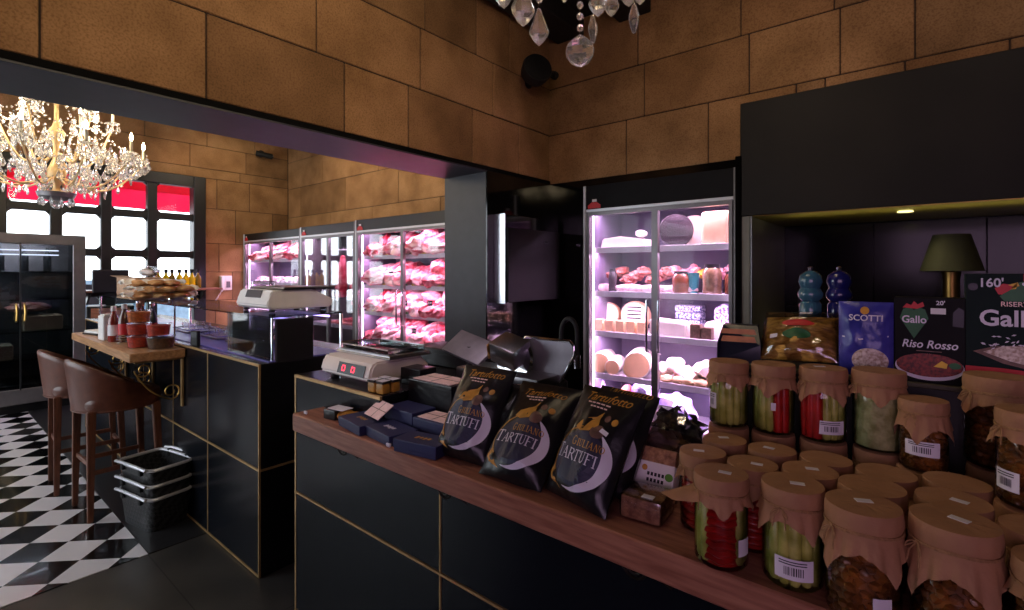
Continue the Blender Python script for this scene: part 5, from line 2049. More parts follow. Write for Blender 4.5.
for i, (x, y) in enumerate(((-1.612, 1.126), (-1.562, 1.128), (-1.612, 1.172), (-1.562, 1.174))):
    t = thing('honey_jar', '%s small amber jar with a white square lid right of the digital scale' % ('front left', 'front right', 'back left', 'back right')[i], 'jar', (x, y, HT + .001), RAD(4), 'small amber jars by the digital scale')
    MB().cbox((0, 0, .019), (.040, .036, .038), .007, seg=2).build('jar_body', 'goldp', t)
    MB().cbox((0, 0, .0425), (.044, .040, .009), .003).build('lid', 'darkmetal', t, smooth=0)
    MB().cbox((0, 0, .0476), (.040, .036, .001)).build('white_label', 'white', t, smooth=0)
for i, (x, y) in enumerate(((-1.862, .985), (-1.31, .967))):
    t = thing('price_tag', ('tiny white tag on the shelf edge left of the navy boxes', 'tiny white tag on shelf edge below the third navy box')[i], 'tag', (x, y, SH + .001))
    MB().cbox((0, 0, .006), (.020, .008, .012), .002).build('tag_card', 'white', t, smooth=0)

# ------------------------------------------------------------------ digital scales
def scale(label, loc, w, d, h, bodym, digits, tall):
    t = thing('digital_scale', label, 'scale', loc, 0)
    fh = .014
    fz = .55 if tall else .82
    prof = [(-d / 2 + .03, fh), (-d / 2, fh + .02), (-d / 2 + .015, fh + h * fz), (-d / 2 + (.03 if tall else .035), fh + h), (d / 2 - (.13 if tall else .05), fh + h), (d / 2, fh + h * .42), (d / 2 - .02, fh)]
    mb = MB().prism([(-w / 2, y, z) for y, z in prof], (w, 0, 0))
    bmesh.ops.bevel(mb.bm, geom=mb.bm.edges[:], offset=.008, segments=2, affect='EDGES')
    mb.build('scale_body', bodym, t)
    for sx in (-1, 1):
        for sy in (-1, 1):
            MB().lathe([(0, 0), (.016, 0), (.018, .006), (.012, fh + .006), (0, fh + .006)], 14, (sx * (w / 2 - .04), sy * (d / 2 - .05), 0)).build('foot', 'rubber', t)
    # sloping front display
    y0, z0, y1, z1 = -d / 2 + .002, fh + .024, -d / 2 + .0145, fh + h * .55 - .004
    a, b = (-.02 * w / .4, .43 * w) if not tall else (-.06, .16)
    a, b = (-w * .12, w * .40) if not tall else (-w * .24, w * .24)
    zt = fh + h * fz
    def fpt(x, v, o):
        p0, p1 = Vector((x, -d / 2, fh + .02)), Vector((x, -d / 2 + .015, zt))
        if tall:
            p1 = Vector((x, -d / 2 + .03, fh + h))
            p0 = Vector((x, -d / 2 + .015, zt))
        n = Vector((0, -(p1.z - p0.z), (p1.y - p0.y))).normalized()
        return p0.lerp(p1, v) + n * o
    lo, hi = (.08, .96)
    mb = MB()
    mb.prism([fpt(a, lo, .001), fpt(b, lo, .001), fpt(b, hi, .001), fpt(a, hi, .001)], fpt(0, .5, .0035) - fpt(0, .5, .001))
    disp = mb.build('display', 'screen', t, smooth=0)
    if digits:
        mb = MB()
        def seg7(cx_, cz_, sw, sh_):
            for (x0, x1, v0, v1) in ((-1, 1, .92, 1.08), (-1, 1, -.08, .08), (-1.1, -.75, .05, .95), (.75, 1.1, .05, .95)):
                xa, xb = cx_ + x0 * sw, cx_ + x1 * sw
                va, vb = cz_ + v0 * sh_, cz_ + v1 * sh_
                mb.poly([fpt(xa, va, .0042), fpt(xb, va, .0042), fpt(xb, vb, .0042), fpt(xa, vb, .0042)])
        for k in digits:
            seg7(a + (b - a) * k, .32, (b - a) * .058, .38)
        mb.build('red_digits', 'digit', disp, smooth=0, fix=False)
    # weighing platter with raised rail
    zt = fh + h
    y0, y1 = -d / 2 + .09, d / 2 - .01
    MB().box(-w / 2 - .01, w / 2 + .01, y0, y1, zt + .008, zt + .016, .004, seg=2).build('platter', 'steel', t, smooth=0)
    for sx in (-1, 1):
        MB().box(sx * .08 - .02, sx * .08 + .02, (y0 + y1) / 2 - .02, (y0 + y1) / 2 + .02, zt - .004, zt + .002).build('platter_post', 'darkmetal', t, smooth=0)
    MB().box(-w / 2 - .014, w / 2 + .014, y0 - .004, y1 + .004, zt + .002, zt + .008, .002).build('platter_frame', 'steel' if not tall else 'darkmetal', t, smooth=0)
    rail = [(-w / 2, y0 + .01, zt + .016), (-w / 2, y0 + .01, zt + .040), (-w / 2, y0 + .14, zt + .040), (-w / 2, y0 + .14, zt + .016)]
    MB().tube(rail, .004, 8).build('wire_rail', 'chrome', t)
    return t


scale('white counter scale with dark display on top of the glass display case', (-2.925, 1.42, 1.281), .40, .40, .105, 'plastic', None, True)
p = scale('cream scale with two red glowing digits on the tiled counter top', (-1.836, 1.285, HT + .001), .36, .31, .085, 'beige', (.22, .58), False)
# glass slab and tub of wrapped tray on the near scale
t = thing('clear_tray', 'clear plastic tray lying on the platter of the scale with red digits', 'tray', (-1.836, 1.33, HT + .1165))
mb = MB()
mb.box(-.16, .16, -.095, .095, 0, .004)
for a in ((-.16, -.156, -.095, .095), (.156, .16, -.095, .095), (-.156, .156, -.095, -.091), (-.156, .156, .091, .095)):
    mb.box(a[0], a[1], a[2], a[3], .004, .02)
mb.build('tray_shell', 'caseglass', t, smooth=0)
MB().tube([(-.162, -.097, .02), (.162, -.097, .02), (.162, .097, .02), (-.162, .097, .02)], .003, 6, True).build('tray_rim', 'steel', t)
# ------------------------------------------------------------------ slicer and back counter things
t = thing('meat_slicer', 'stainless steel meat slicer with slanted plate on the counter behind the truffle bags', 'slicer', (-1.25, 1.53, HT))
MB().box(-.27, .16, -.07, .10, .012, .06, .012, seg=2).build('base', 'steel', t)
mx = Matrix.Translation((-.235, -.02, .135)) @ Matrix.Rotation(RAD(12), 4, 'Y') @ Matrix.Rotation(RAD(36), 4, 'X')
MB().cbox((0, 0, 0), (.22, .13, .016), .006, mx=mx, seg=2).build('slanted_tray', M.setdefault('dullsteel', mat('dull_steel', srgb(150, 146, 154), .5, metal=.8)), t)
mx = Matrix.Translation((-.03, .0, .140)) @ Matrix.Rotation(RAD(14), 4, 'Y') @ Matrix.Rotation(RAD(22), 4, 'X')
MB().cbox((0, 0, 0), (.13, .11, .09), .012, mx=mx, seg=2).build('motor_head', 'steel', t)
MB().cbox((-.068, -.02, .0), (.010, .08, .07), .004, mx=mx).build('guide_edge', 'brass', t)
MB().lathe([(0, -.012), (.085, -.012), (.092, 0), (.085, .012), (0, .012)], 36, mx=Matrix.Translation((-.03, .03, .10)) @ Matrix.Rotation(RAD(80), 4, 'X')).build('blade', 'chrome', t)
for sx in (-.22, .12):
    for sy in (-.045, .075):
        MB().lathe([(0, 0), (.018, 0), (.016, .014), (0, .014)], 12, (sx, sy, 0)).build('foot', 'rubber', t)
MB().tube([(-.235, -.02, .06), (-.235, -.02, .14)], .012, 10).build('post', 'darkmetal', t)
t = thing('steel_tray', 'upright rounded steel tray standing right of the slicer against the dark wall', 'tray', (-1.13, 1.595, HT + .001))
mb = MB()
pts = [(-.13, 0), (.03, 0), (.11, .14), (.108, .175), (.09, .19), (-.12, .19), (-.135, .175)]
mb.prism([(x, .0, z) for x, z in pts], (0, .006, 0))
mb.build('tray_plate', M.setdefault('dullsteel', mat('dull_steel', srgb(150, 146, 154), .5, metal=.8)), t, smooth=0)
MB().tube([(x, -.0, z) for x, z in pts], .006, 8, True).build('rolled_rim', 'chrome', t)
MB().box(-.1, .05, .006, .035, 0, .012).build('stand', 'darkmetal', t, smooth=0)
t = thing('black_tap', 'tall black arched tap left of the cheese fridge', 'tap', (-1.03, 1.612, HT))
arch = [Vector((-.06, 0, 0.002)), Vector((-.06, 0, .2))] + [Vector((-.06 + .036 * (1 - cos(a)), 0, .22 + .055 * sin(a))) for a in [pi * i / 14 for i in range(15)]] + [Vector((.012, 0, .14))]
MB().tube(arch, .009, 10).build('spout', 'rubber', t)
MB().lathe([(0, 0), (.025, 0), (.024, .03), (.014, .04), (0, .04)], 18, (-.06, 0, 0)).build('base', 'rubber', t)
MB().tube([(.012, 0, .14), (.012, 0, .09)], .013, 10).build('nozzle', 'chrome', t)
t = thing('till_box', 'low black till box on the counter between meat fridge and slicer', 'till', (-1.79, 1.70, HT + .001))
MB().box(-.20, .24, -.08, .12, 0, .085, .006).build('till_body', 'black', t, smooth=0)
MB().box(-.16, .20, -.0815, -.0805, .02, .06).build('drawer_front', 'screen', t, smooth=0)

# ------------------------------------------------------------------ glass display case on the bar counter
t = thing('glass_case', 'glass topped display case on the bar counter with lilac lit deck', 'display case', (-4.2, 1.36, HT))
cx0, cx1, cy0, cy1, ct = -6.1, -2.535, 1.150, 1.56, 1.272
MB().box(cx0, cx1, cy0, cy1, ct - .004, ct + .004, .001).build('glass_top', 'caseglass', t, world=True, smooth=0)
MB().box(-3.06, cx1, cy0, cy0 + .006, HT + .006, ct - .005).build('glass_front', 'caseglass', t, world=True, smooth=0)
MB().box(-3.06, -3.054, cy0 + .007, cy1 - .03, HT + .006, ct - .005).build('glass_side', 'caseglass', t, world=True, smooth=0)
MB().box(cx0, cx0 + .006, cy0 + .007, cy1, HT + .006, ct - .005).build('glass_side', 'caseglass', t, world=True, smooth=0)
MB().box(cx0, cx1, cy0 - .002, cy1, HT + .0005, HT + .006).build('deck', 'lilac', t, world=True, smooth=0)
for x in (cx0 + .02, -4.9, -4.0, -3.03, cx1 - .012):
    MB().tube([(x, cy0 + .02, HT + .006), (x, cy0 + .02, ct - .004)], .006, 8).build('post', 'chrome', t, world=True)
for x in (-4.9, -4.0, -3.03, cx1 + .0):
    MB().tube([(x, cy1 - .012, HT + .006), (x, cy1 - .012, ct - .004)], .009, 8).build('post', 'chrome', t, world=True)
MB().tube([(cx0 + .1, cy1 - .05, ct - .02), (cx1 - .06, cy1 - .05, ct - .02)], .006, 8).build('led_tube', 'ledp', t, world=True)
MB().box(cx1 - .012, cx1 + .012, cy0 + .03, cy1 - .18, HT - .09, ct - .012, .004).build('end_panel', 'black', t, world=True, smooth=0)
for z in (.065, .125, .18):
    MB().box(-3.02, -2.88, 1.25, 1.42, HT + z, HT + z + .004).build('wire_rack', 'chrome', t, world=True, smooth=0)
for i, (x, w) in enumerate(((-3.32, .3), (-3.75, .34), (-4.3, .3))):
    q = thing('serving_tray', ('steel serving tray under the case top nearest to the scale', 'steel serving tray in the middle of lilac lit deck', 'steel serving tray on the deck behind the spice tubs')[i], 'tray', (x, 1.40, HT + .0065))
    MB().box(-w / 2, w / 2, -.11, .11, 0, .010, .004).build('tray_base', 'steel', q, smooth=0)
    MB().tube([(-w / 2, -.11, .022), (w / 2, -.11, .022), (w / 2, .11, .022), (-w / 2, .11, .022)], .005, 8, True).build('tray_rim', 'chrome', q)
    for k in range(4):
        g = MB().lathe([(0, 0), (.022, 0), (.026, .05), (.022, .052), (.0205, .006), (0, .006)], 14, (x - w / 2 + .05 + k * (w - .1) / 3, 1.40 + (.04 if k % 2 else -.04), HT + .017))
        tag(g.build('tasting_cup', 'tub'), '%s clear tasting cup from the left on the %s' % (ords[k], ('tray nearest the white scale', 'middle steel tray', 'tray behind the spice tubs')[i]), 'cup', 'clear tasting cups')

# breads, carton and till screen on the glass top
for i, (x, y, z, w, l, lab) in enumerate(((-4.93, 1.34, .028, .15, .215, 'bottom flat bread of the paper wrapped stack on the glass case'),
                                          (-4.90, 1.36, .080, .14, .20, 'middle flat bread in white paper on the glass case stack'),
                                          (-4.96, 1.30, .130, .13, .18, 'top flat bread in white paper on the glass case stack'))):
    t = thing('flat_bread', lab, 'bread', (x, y, ct + .005 + z), RAD((-5, 6, -3)[i]), 'paper wrapped flat breads')
    mb = MB()
    for k in range(3):
        mb.blob((-.02 + .01 * k, (k - 1) * l * .62, 0), (w, l * .42, .030), i * 5 + k, .12, 3)
    mb.build('loaf', 'bread', t)
    def sheet(u, v, w=w, l=l, i=i):
        a, b = 2 * u - 1, 2 * v - 1
        n = NZ.noise(Vector((u * 5, v * 9, i * 4)))
        return Vector((a * w * .80 - .03, b * l * 1.22 + .02 * n, .030 + .012 * n - .030 * abs(a) ** 3 - .02 * abs(b) ** 6 + .016 * (abs(b) > .9)))
    MB().grid(sheet, 24, 40).build('paper_wrap', 'paper', t)
t = thing('carton_box', 'open brown carton box behind the bread stack on the glass case', 'box', (-5.88, 1.42, ct + .005), RAD(2))
mb = MB()
for a in ((-.26, .26, -.11, -.106), (-.26, .26, .106, .11), (-.26, -.256, -.106, .106), (.256, .26, -.106, .106)):
    mb.box(a[0], a[1], a[2], a[3], 0, .17)
mb.box(-.26, .26, -.11, .11, -.0, .004)
mb.build('carton_walls', 'carton', t, smooth=0)
MB().prism([(-.26, -.11, .17), (.26, -.11, .17), (.26, -.16, .185), (-.26, -.16, .185)], (0, 0, .003)).build('flap', 'carton', t, smooth=0)
MB().prism([(.26, -.11, .17), (.26, .11, .17), (.32, .11, .16), (.32, -.11, .16)], (0, 0, .003)).build('flap', 'carton', t, smooth=0)
t = thing('clear_bag', 'crumpled clear plastic bag on top of the brown carton', 'bag', (-5.80, 1.46, ct + .232))
MB().blob((0, 0, .0), (.18, .08, .055), 8, .35, 3, freq=3).build('film_wrap', 'tub', t, smooth=15)
MB().blob((0, 0, -.005), (.14, .05, .035), 9, .3, 2).build('contents', 'paper', t)
t = thing('till_screen', 'black till screen at the window end of the bar counter', 'screen', (-6.80, 1.39, 0), RAD(78))
MB().box(-.20, .20, -.16, .2, 0, 1.14, .01).build('pedestal', 'black', t, smooth=0)
MB().cbox((0, -.02, 1.40), (.31, .04, .25), .01).build('screen_panel', 'screen', t, smooth=0)
MB().box(-.04, .04, 0, .04, 1.14, 1.30).build('stand', 'darkmetal', t, smooth=0)
MB().box(-.16, .16, -.165, -.16, 1.0, 1.12).build('front_panel', 'wood', t, smooth=0)

# things on the oak ledge
def bottle(label, x, y, m, cap, h, r, name='sauce_bottle', z=LH):
    t = thing(name, label, 'bottle', (x, y, z + .001), 0, 'sauce bottles on the ledge' if name == 'sauce_bottle' else None)
    MB().lathe([(0, 0), (r * .94, 0), (r, .006), (r, h * .55), (r * .9, h * .64), (r * .42, h * .80), (r * .40, h * .88), (0, h * .88)], 20).build('bottle_body', m, t)
    MB().lathe([(r * .42, h * .87), (r * .48, h * .88), (r * .48, h), (0, h)], 16).build('cap', cap, t)
    MB().lathe([(r * 1.01, h * .18), (r * 1.012, h * .18), (r * 1.012, h * .48), (r * 1.01, h * .48)], 20).build('paper_label', 'white' if m == 'ketchup' else 'redp', t)
    return t


bottle('red sauce bottle next to the white napkin holder on the oak ledge', -4.255, .885, 'ketchup', 'white', .24, .032)
bottle('red sauce bottle in the chrome caddy, left of the pair', -4.17, .925, 'sauce', 'white', .25, .034, z=LH + .006)
bottle('brown sauce bottle in the chrome caddy, right of the pair', -4.125, .995, 'ketchup', 'wood', .255, .035, z=LH + .006)
bottle('dark vinegar bottle standing behind the chrome caddy near spice tubs', -4.05, 1.05, 'screen', 'chrome', .27, .032)
bottle('brown sauce bottle at the back of the ledge against the counter', -4.26, 1.045, 'sauce', 'wood', .27, .034)
t = thing('sauce_caddy', 'round chrome caddy rings holding two sauce bottles on the ledge', 'caddy', (-4.15, .96, LH + .001))
for k, (dx, dy) in enumerate(((-.02, -.035), (.025, .035))):
    b = MB()
    b.lathe([(0, 0), (.043, 0), (.044, .005), (0, .005)], 24, (dx, dy, 0))
    for z in (.02, .035, .05):
        b.tube([(dx + .043 * cos(a), dy + .043 * sin(a), z) for a in [2 * pi * i / 24 for i in range(24)]], .004, 6, True)
    b.build('bottle_ring', 'chrome', t)
t = thing('pepper_grinder', 'small chrome pepper grinder right of the chrome caddy on the ledge', 'grinder', (-4.00, .955, LH + .001))
MB().lathe([(0, 0), (.026, 0), (.028, .02), (.022, .03), (.025, .075), (.018, .10), (.022, .115), (0, .125)], 18).build('body', 'screen', t)
MB().lathe([(.0285, .0), (.0295, .0), (.0295, .022), (.0285, .022)], 18).build('chrome_band', 'chrome', t)
t = thing('napkin_holder', 'white square napkin holder at the left of the sauce bottles', 'napkin holder', (-4.42, .89, LH + .001), RAD(5))
MB().box(-.05, .05, -.045, .045, 0, .17, .006).build('holder_body', 'plastic', t, smooth=0)
MB().box(-.04, .04, -.035, .035, .171, .178).build('napkins', 'paper', t, smooth=0)
for i, (x, y, z, m, lab) in enumerate(((-3.83, .925, 0, 'spicer', 'bottom clear tub of red spice in the stack of three on the ledge'),
                                       (-3.83, .925, .079, 'spicer', 'middle clear tub of red spice in the stack of three on the ledge'),
                                       (-3.83, .925, .158, 'spice', 'top clear tub of orange spice in the stack of three on the ledge'),
                                       (-3.675, 1.00, 0, 'herb', 'bottom wide tub of dark herbs at the right end of ledge'),
                                       (-3.68, .99, .079, 'spicer', 'clear tub of red sauce on top of the dark herbs tub'))):
    t = thing('spice_tub', lab, 'tub', (x, y, LH + .001 + z), RAD(6 * i), 'clear spice tubs')
    k = 1.5 if i == 3 else 1.3
    b = MB()
    b.lathe([(0, 0), (.044 * k, 0), (.050 * k, .070), (.0505 * k, .073)], 24)
    b.build('clear_tub', 'tub', t)
    MB().lathe([(0, .003), (.042 * k, .003), (.0475 * k, .064), (0, .066)], 20).build('spice_fill', m, t)
    MB().lathe([(0, .076), (.053 * k, .0755), (.054 * k, .070), (.0525 * k, .070)], 24).build('lid', 'tub', t)
t = thing('menu_holder', 'dark menu lying at the far left end of the oak ledge', 'menu', (-4.86, .93, LH + .001), RAD(12))
MB().box(-.11, .11, -.07, .07, 0, .012, .003).build('menu_cover', 'bagblack', t, smooth=0)
MB().box(-.10, .10, -.06, .06, .0125, .03, .003).build('folded_napkin', 'paper', t, smooth=0)
t = thing('card_reader', 'small black card reader standing on the bar counter beside the oak ledge', 'card reader', (-3.47, 1.13, HT + .001 + .006), RAD(20))
t.location = (-3.47, 1.125, HT + .001)
MB().box(-.03, .03, -.012, .012, 0, .09, .004).build('reader_body', 'rubber', t, smooth=0)
MB().box(-.024, .024, -.0128, -.0122, .05, .082).build('reader_screen', 'darkmetal', t, smooth=0)

# olive oil bottles on a shelf across the window
t = thing('window_shelf', 'dark plank shelf across the window holding yellow oil bottles', 'shelf', (XFAR + .17, 2.3, 1.25))
MB().box(XFAR + .052, XFAR + .30, 1.4, 3.1, 1.225, 1.255, .004).build('plank', 'wood', t, world=True, smooth=0)
for y in (1.5, 2.86):
    MB().prism([(XFAR + .052, y, 1.224), (XFAR + .26, y, 1.224), (XFAR + .052, y, 1.06)], (0, .02, 0)).build('bracket', 'iron', t, world=True, smooth=0)
for i, px in enumerate((158, 166, 172, 179.5, 186, 192, 198)):
    p = ox(px, 288, XFAR + .19)
    t = thing('oil_bottle', '%s yellow olive oil bottle from the left on the window shelf' % ords[i], 'bottle', (XFAR + .19, p.y, 1.256), 0, 'olive oil bottles')
    dark = i in (2, 6)
    MB().lathe([(0, 0), (.040, 0), (.043, .006), (.043, .15), (.036, .18), (.017, .205), (.016, .235), (0, .235)], 18).build('bottle_body', 'oil' if not dark else M.setdefault('darkoil', mat('dark_oil', srgb(120, 96, 14), .1)), t)
    MB().lathe([(.018, .232), (.024, .234), (.024, .285), (0, .285)], 14).build('cap', 'rubber', t)
# wall phone
t = thing('wall_phone', 'white wall phone with curly cord on the stone wall right of the window', 'phone', (XFAR + .0, 3.24, 1.31))
MB().box(.004, .05, -.09, .09, -.10, .13, .012, seg=2).build('phone_body', 'beige', t)
MB().box(.052, .085, -.085, -.035, -.09, .12, .014, seg=2).build('handset', 'plastic', t)
MB().box(.0505, .053, .0, .06, -.06, .04).build('keypad', 'greymetal', t, smooth=0)
MB().tube([(.06 + .012 * cos(i * 1.4), -.06 - .10 * sin(i / 40 * pi) + .0, -.10 - .16 * sin(i / 40 * pi) + .012 * sin(i * 1.4)) for i in range(41)], .004, 6).build('curly_cord', 'plastic', t)
# security camera up in the far corner
t = thing('security_camera', 'small dark security camera under the beam in the far stone corner', 'camera', (XFAR + .0, 3.80, 3.50))
MB().lathe([(0, 0), (.06, 0), (.06, .02), (0, .02)], 18, mx=Matrix.Rotation(RAD(90), 4, 'Y')).build('mount', 'rubber', t)
MB().tube([(.02, 0, 0), (.12, .03, -.03)], .02, 8).build('arm', 'rubber', t)
MB().tube([(.10, -.12, -.02), (.16, .12, -.05)], .045, 14).build('camera_body', 'rubber', t)
MB().tube([(.158, .115, -.05), (.163, .135, -.053)], .03, 14).build('lens', 'chrome', t)
# round loudspeaker in the near corner
t = thing('loudspeaker', 'round black loudspeaker on a wall bracket high in the stone corner', 'speaker', (XW + .003, 3.06, 3.04))
mx = Matrix.Translation((.21, 0, 0)) @ Matrix.Rotation(RAD(-32), 4, 'Z') @ Matrix.Rotation(RAD(78), 4, 'Y')
MB().lathe([(0, -.11), (.06, -.10), (.105, -.05), (.118, .03), (.110, .05), (0, .05)], 30, mx=mx).build('speaker_body', 'rubber', t)
MB().lathe([(0, .052), (.096, .052), (.10, .056), (0, .066)], 30, mx=mx).build('grille', 'black', t)
MB().tube([(.0, .17, 0), (.08, .17, 0), (.17, .05, 0)], .016, 10).build('bracket', 'rubber', t)
MB().lathe([(0, 0), (.04, 0), (.04, .012), (0, .012)], 18, mx=Matrix.Translation((0, .17, 0)) @ Matrix.Rotation(RAD(90), 4, 'Y')).build('wall_plate', 'rubber', t)
t = thing('spot_knob', 'small round black sensor beside the loudspeaker near the stone corner', 'sensor', oy(555.5, 76, YF - .003))
MB().lathe([(0, 0), (.034, 0), (.036, .02), (.03, .045), (0, .05)], 18, mx=Matrix.Rotation(RAD(90), 4, 'X')).build('sensor_body', 'rubber', t)
MB().lathe([(0, .05), (.02, .05), (.018, .056), (0, .058)], 14, mx=Matrix.Rotation(RAD(90), 4, 'X')).build('sensor_lens', 'black', t)

# steel sided black cabinet on the black wall panel
p0, p1 = ox(493, 217, XW), ox(493, 303, XW)
t = thing('wall_cabinet', 'shallow black wall cabinet with a bright steel side beside the charcoal pillar', 'cabinet', (XW, 3.15, 1.27))
d = .11
MB().box(.003, d, -.325, .36, 0, .66, .003).build('cabinet_body', 'blackgloss', t, smooth=0)
MB().box(.003, d, -.334, -.326, -.004, .664).build('steel_side', 'steelmirror', t, smooth=0)
MB().box(d, d + .02, -.32, .355, .005, .56, .003).build('door', 'boxblack', t, smooth=0)
MB().box(d + .02, d + .026, .12, .18, .46, .475).build('door_handle', 'chrome', t, smooth=0)

# ------------------------------------------------------------------ black hood and niche
t = thing('cooker_hood', 'large flat black hood panel hanging above the dark niche', 'hood', (.6, 3.9, 1.86))
mb = MB()
mb.box(-.935, 2.58, YF - .10, YF - .075, 1.862, 2.592, .004)
mb.box(-.935, -.91, YF - .075, YF - .002, 1.862, 2.592, .002)
mb.box(-.91, 2.58, YF - .075, YF - .002, 2.56, 2.592)
mb.build('hood_panel', mat('matt_black_hood', srgb(22, 19, 16), .6, var=.3, scale=2, spec=.25), t, world=True, smooth=0)
MB().box(-.90, 2.55, YF - .07, YF - .055, 1.86, 1.87).build('bottom_lip', 'brass', t, world=True, smooth=0)
for x in (-.1, 1.2):
    MB().lathe([(0, 0), (.035, 0), (.04, -.006), (0, -.008)], 20, (x, YF + .25, 1.864)).build('lamp_lens', 'warmlens', t, world=True)
    l = light('hood_lamp', 'SPOT', (x, YF + .25, 1.845), 2.4, (1.0, .86, .45), .03, (0, 0, 0), spot=RAD(130), blend=1)
light('added_niche_fill', 'AREA', (.6, YF + .12, 1.74), .9, (1.0, .9, .5), 2.6, (pi, 0, 0), .03)  # unseen upward fill, added to brighten the soffit and niche side
MB().box(-.875, -.868, YF - .085, YF - .06, 0.9, 1.86).build('corner_strip', 'steel', t, world=True, smooth=0)
t = thing('niche_worktop', 'dark worktop inside the niche carrying the olive lamp', 'worktop', (.8, 4.0, 0))
MB().box(-.87, 2.55, YF + .1, 4.48, 0, .90).build('cabinet_body', 'tiledark', t, world=True, smooth=0)
MB().box(-.87, 2.55, YF + .07, 4.485, .90, .94, .004).build('worktop', 'topst', t, world=True, smooth=0)
t = thing('table_lamp', 'olive shaded table lamp with brass column inside the dark niche', 'lamp', (.113, 4.02, .941))
MB().lathe([(0, 0), (.11, 0), (.112, .015), (.05, .03), (.04, .05)], 30).build('base', 'brass', t)
MB().lathe([(.040, .045), (.042, .06), (.040, .52), (.046, .56), (0, .57)], 26).build('column', 'brass', t)
MB().lathe([(.147, .565), (.150, .565), (.088, .785), (.085, .785), (.147, .566)], 36).build('lamp_shade', 'shade', t)

# ------------------------------------------------------------------ chandeliers
def drop(kind, k):
    mb = MB()
    if kind == 'tear':
        mb.lathe([(0, 0), (.0028, .002), (.006, -.010), (.012, -.030), (.0105, -.040), (.004, -.052), (0, -.055)], 6)
    elif kind == 'almond':
        mb.lathe([(0, 0), (.004, -.004), (.010, -.024), (.010, -.034), (.004, -.058), (0, -.060)], 6)
    elif kind == 'ball':
        pr = []
        for i in range(9):
            a = pi * i / 8
            pr.append((.033 * sin(a) * (.86 if i < 3 else 1), -.034 + .034 * cos(a) + (.006 if i == 0 else 0)))
        mb.lathe(pr, 12)
    elif kind == 'bead':
        mb.lathe([(0, .007), (.005, .005), (.0072, 0), (.005, -.005), (0, -.007)], 8)
    elif kind == 'pendeloque':
        mb.lathe([(0, 0), (.004, -.002), (.012, -.026), (.021, -.048), (.019, -.056), (.010, -.070), (0, -.078)], 8)
    for v in mb.bm.verts:
        v.co *= k
        if kind in ('pendeloque', 'tear', 'almond'):
            v.co.y *= .6
    o = mb.build('crystal_' + ('bead' if kind == 'bead' else 'drop'), 'crystal', None, smooth=12)
    me = o.data
    bpy.data.objects.remove(o)
    return me


def hang(name, me, root, loc, rz=0.0, s=1.0):
    o = bpy.data.objects.new(name, me)
    COL.objects.link(o)
    o.parent = root
    o.location = loc
    o.rotation_euler = (0, 0, rz)
    o.scale = (s, s, s)
    return o


DR = {k: drop(k, 1.0) for k in ('tear', 'almond', 'ball', 'bead', 'pendeloque')}
ch = thing('chandelier', 'big lit crystal chandelier with candle bulbs hanging in front of the window', 'chandelier', (-5.72, .80, 2.11), RAD(9))
cb = MB()
cb.lathe([(0, .0), (.05, .004), (.105, .03), (.12, .06), (.10, .075), (.03, .085), (.022, .12), (.035, .15), (.06, .19), (.065, .25), (.04, .31), (.022, .36), (.022, .48), (.05, .53),
          (.06, .58), (.03, .63), (.016, .68), (.016, 1.62), (.06, 1.66), (.065, 1.69), (0, 1.70)], 26)
cb.build('stem', 'cream', ch)
MB().lathe([(0, -.002), (.06, .0), (.118, .028), (.132, .066), (.128, .068), (.1, .03), (0, .008)], 26).build('bowl', 'greymetal', ch)
rc = random.Random(3)
tiers = ((10, .60, .20, .40, 0.0), (6, .38, .40, .72, .3))
for n, R, z0, ze, ph in tiers:
    for i in range(n):
        a = 2 * pi * i / n + ph
        ca, sa = cos(a), sin(a)
        pts = []
        for k in range(19):
            u = k / 18
            r = .04 + (R - .04) * u
            z = z0 - .10 * sin(u * pi * .95) + (ze - z0 + .0) * max(0, (u - .35) / .65) ** 1.7
            pts.append((r * ca, r * sa, z))
        arm = MB().tube(pts, .009, 7, r1=.007).build('arm', 'cream', ch)
        MB().lathe([(0, 0), (.014, .002), (.05, .014), (.052, .02), (.012, .018), (.014, .03), (.016, .035), (0, .036)], 14, (R * ca, R * sa, ze)).build('drip_pan', 'crystal', arm)
        MB().lathe([(.0115, .03), (.0115, .125), (0, .126)], 10, (R * ca, R * sa, ze)).build('candle', 'candle', arm)
        MB().lathe([(.008, .126), (.0135, .145), (.012, .165), (.004, .19), (0, .195)], 8, (R * ca, R * sa, ze)).build('bulb', 'bulb', arm)
        for q in range(7):
            b = a + q * 2 * pi / 7
            rr_ = .046 if q else 0
            x, y = R * ca + .046 * cos(b), R * sa + .046 * sin(b)
            kind = ('tear', 'almond', 'pendeloque')[q % 3]
            hang('crystal_drop', DR[kind], arm, (x, y, ze + .010 - .012), b, 1.05)
            if q % 2:
                hang('crystal_bead', DR['bead'], arm, (x, y, ze - .058), b, 1.3)
        for k in (6, 9, 12, 15):
            p = pts[k]
            hang('crystal_drop', DR['almond' if k % 2 else 'tear'], arm, (p[0], p[1], p[2] - .012), a, 1.1)
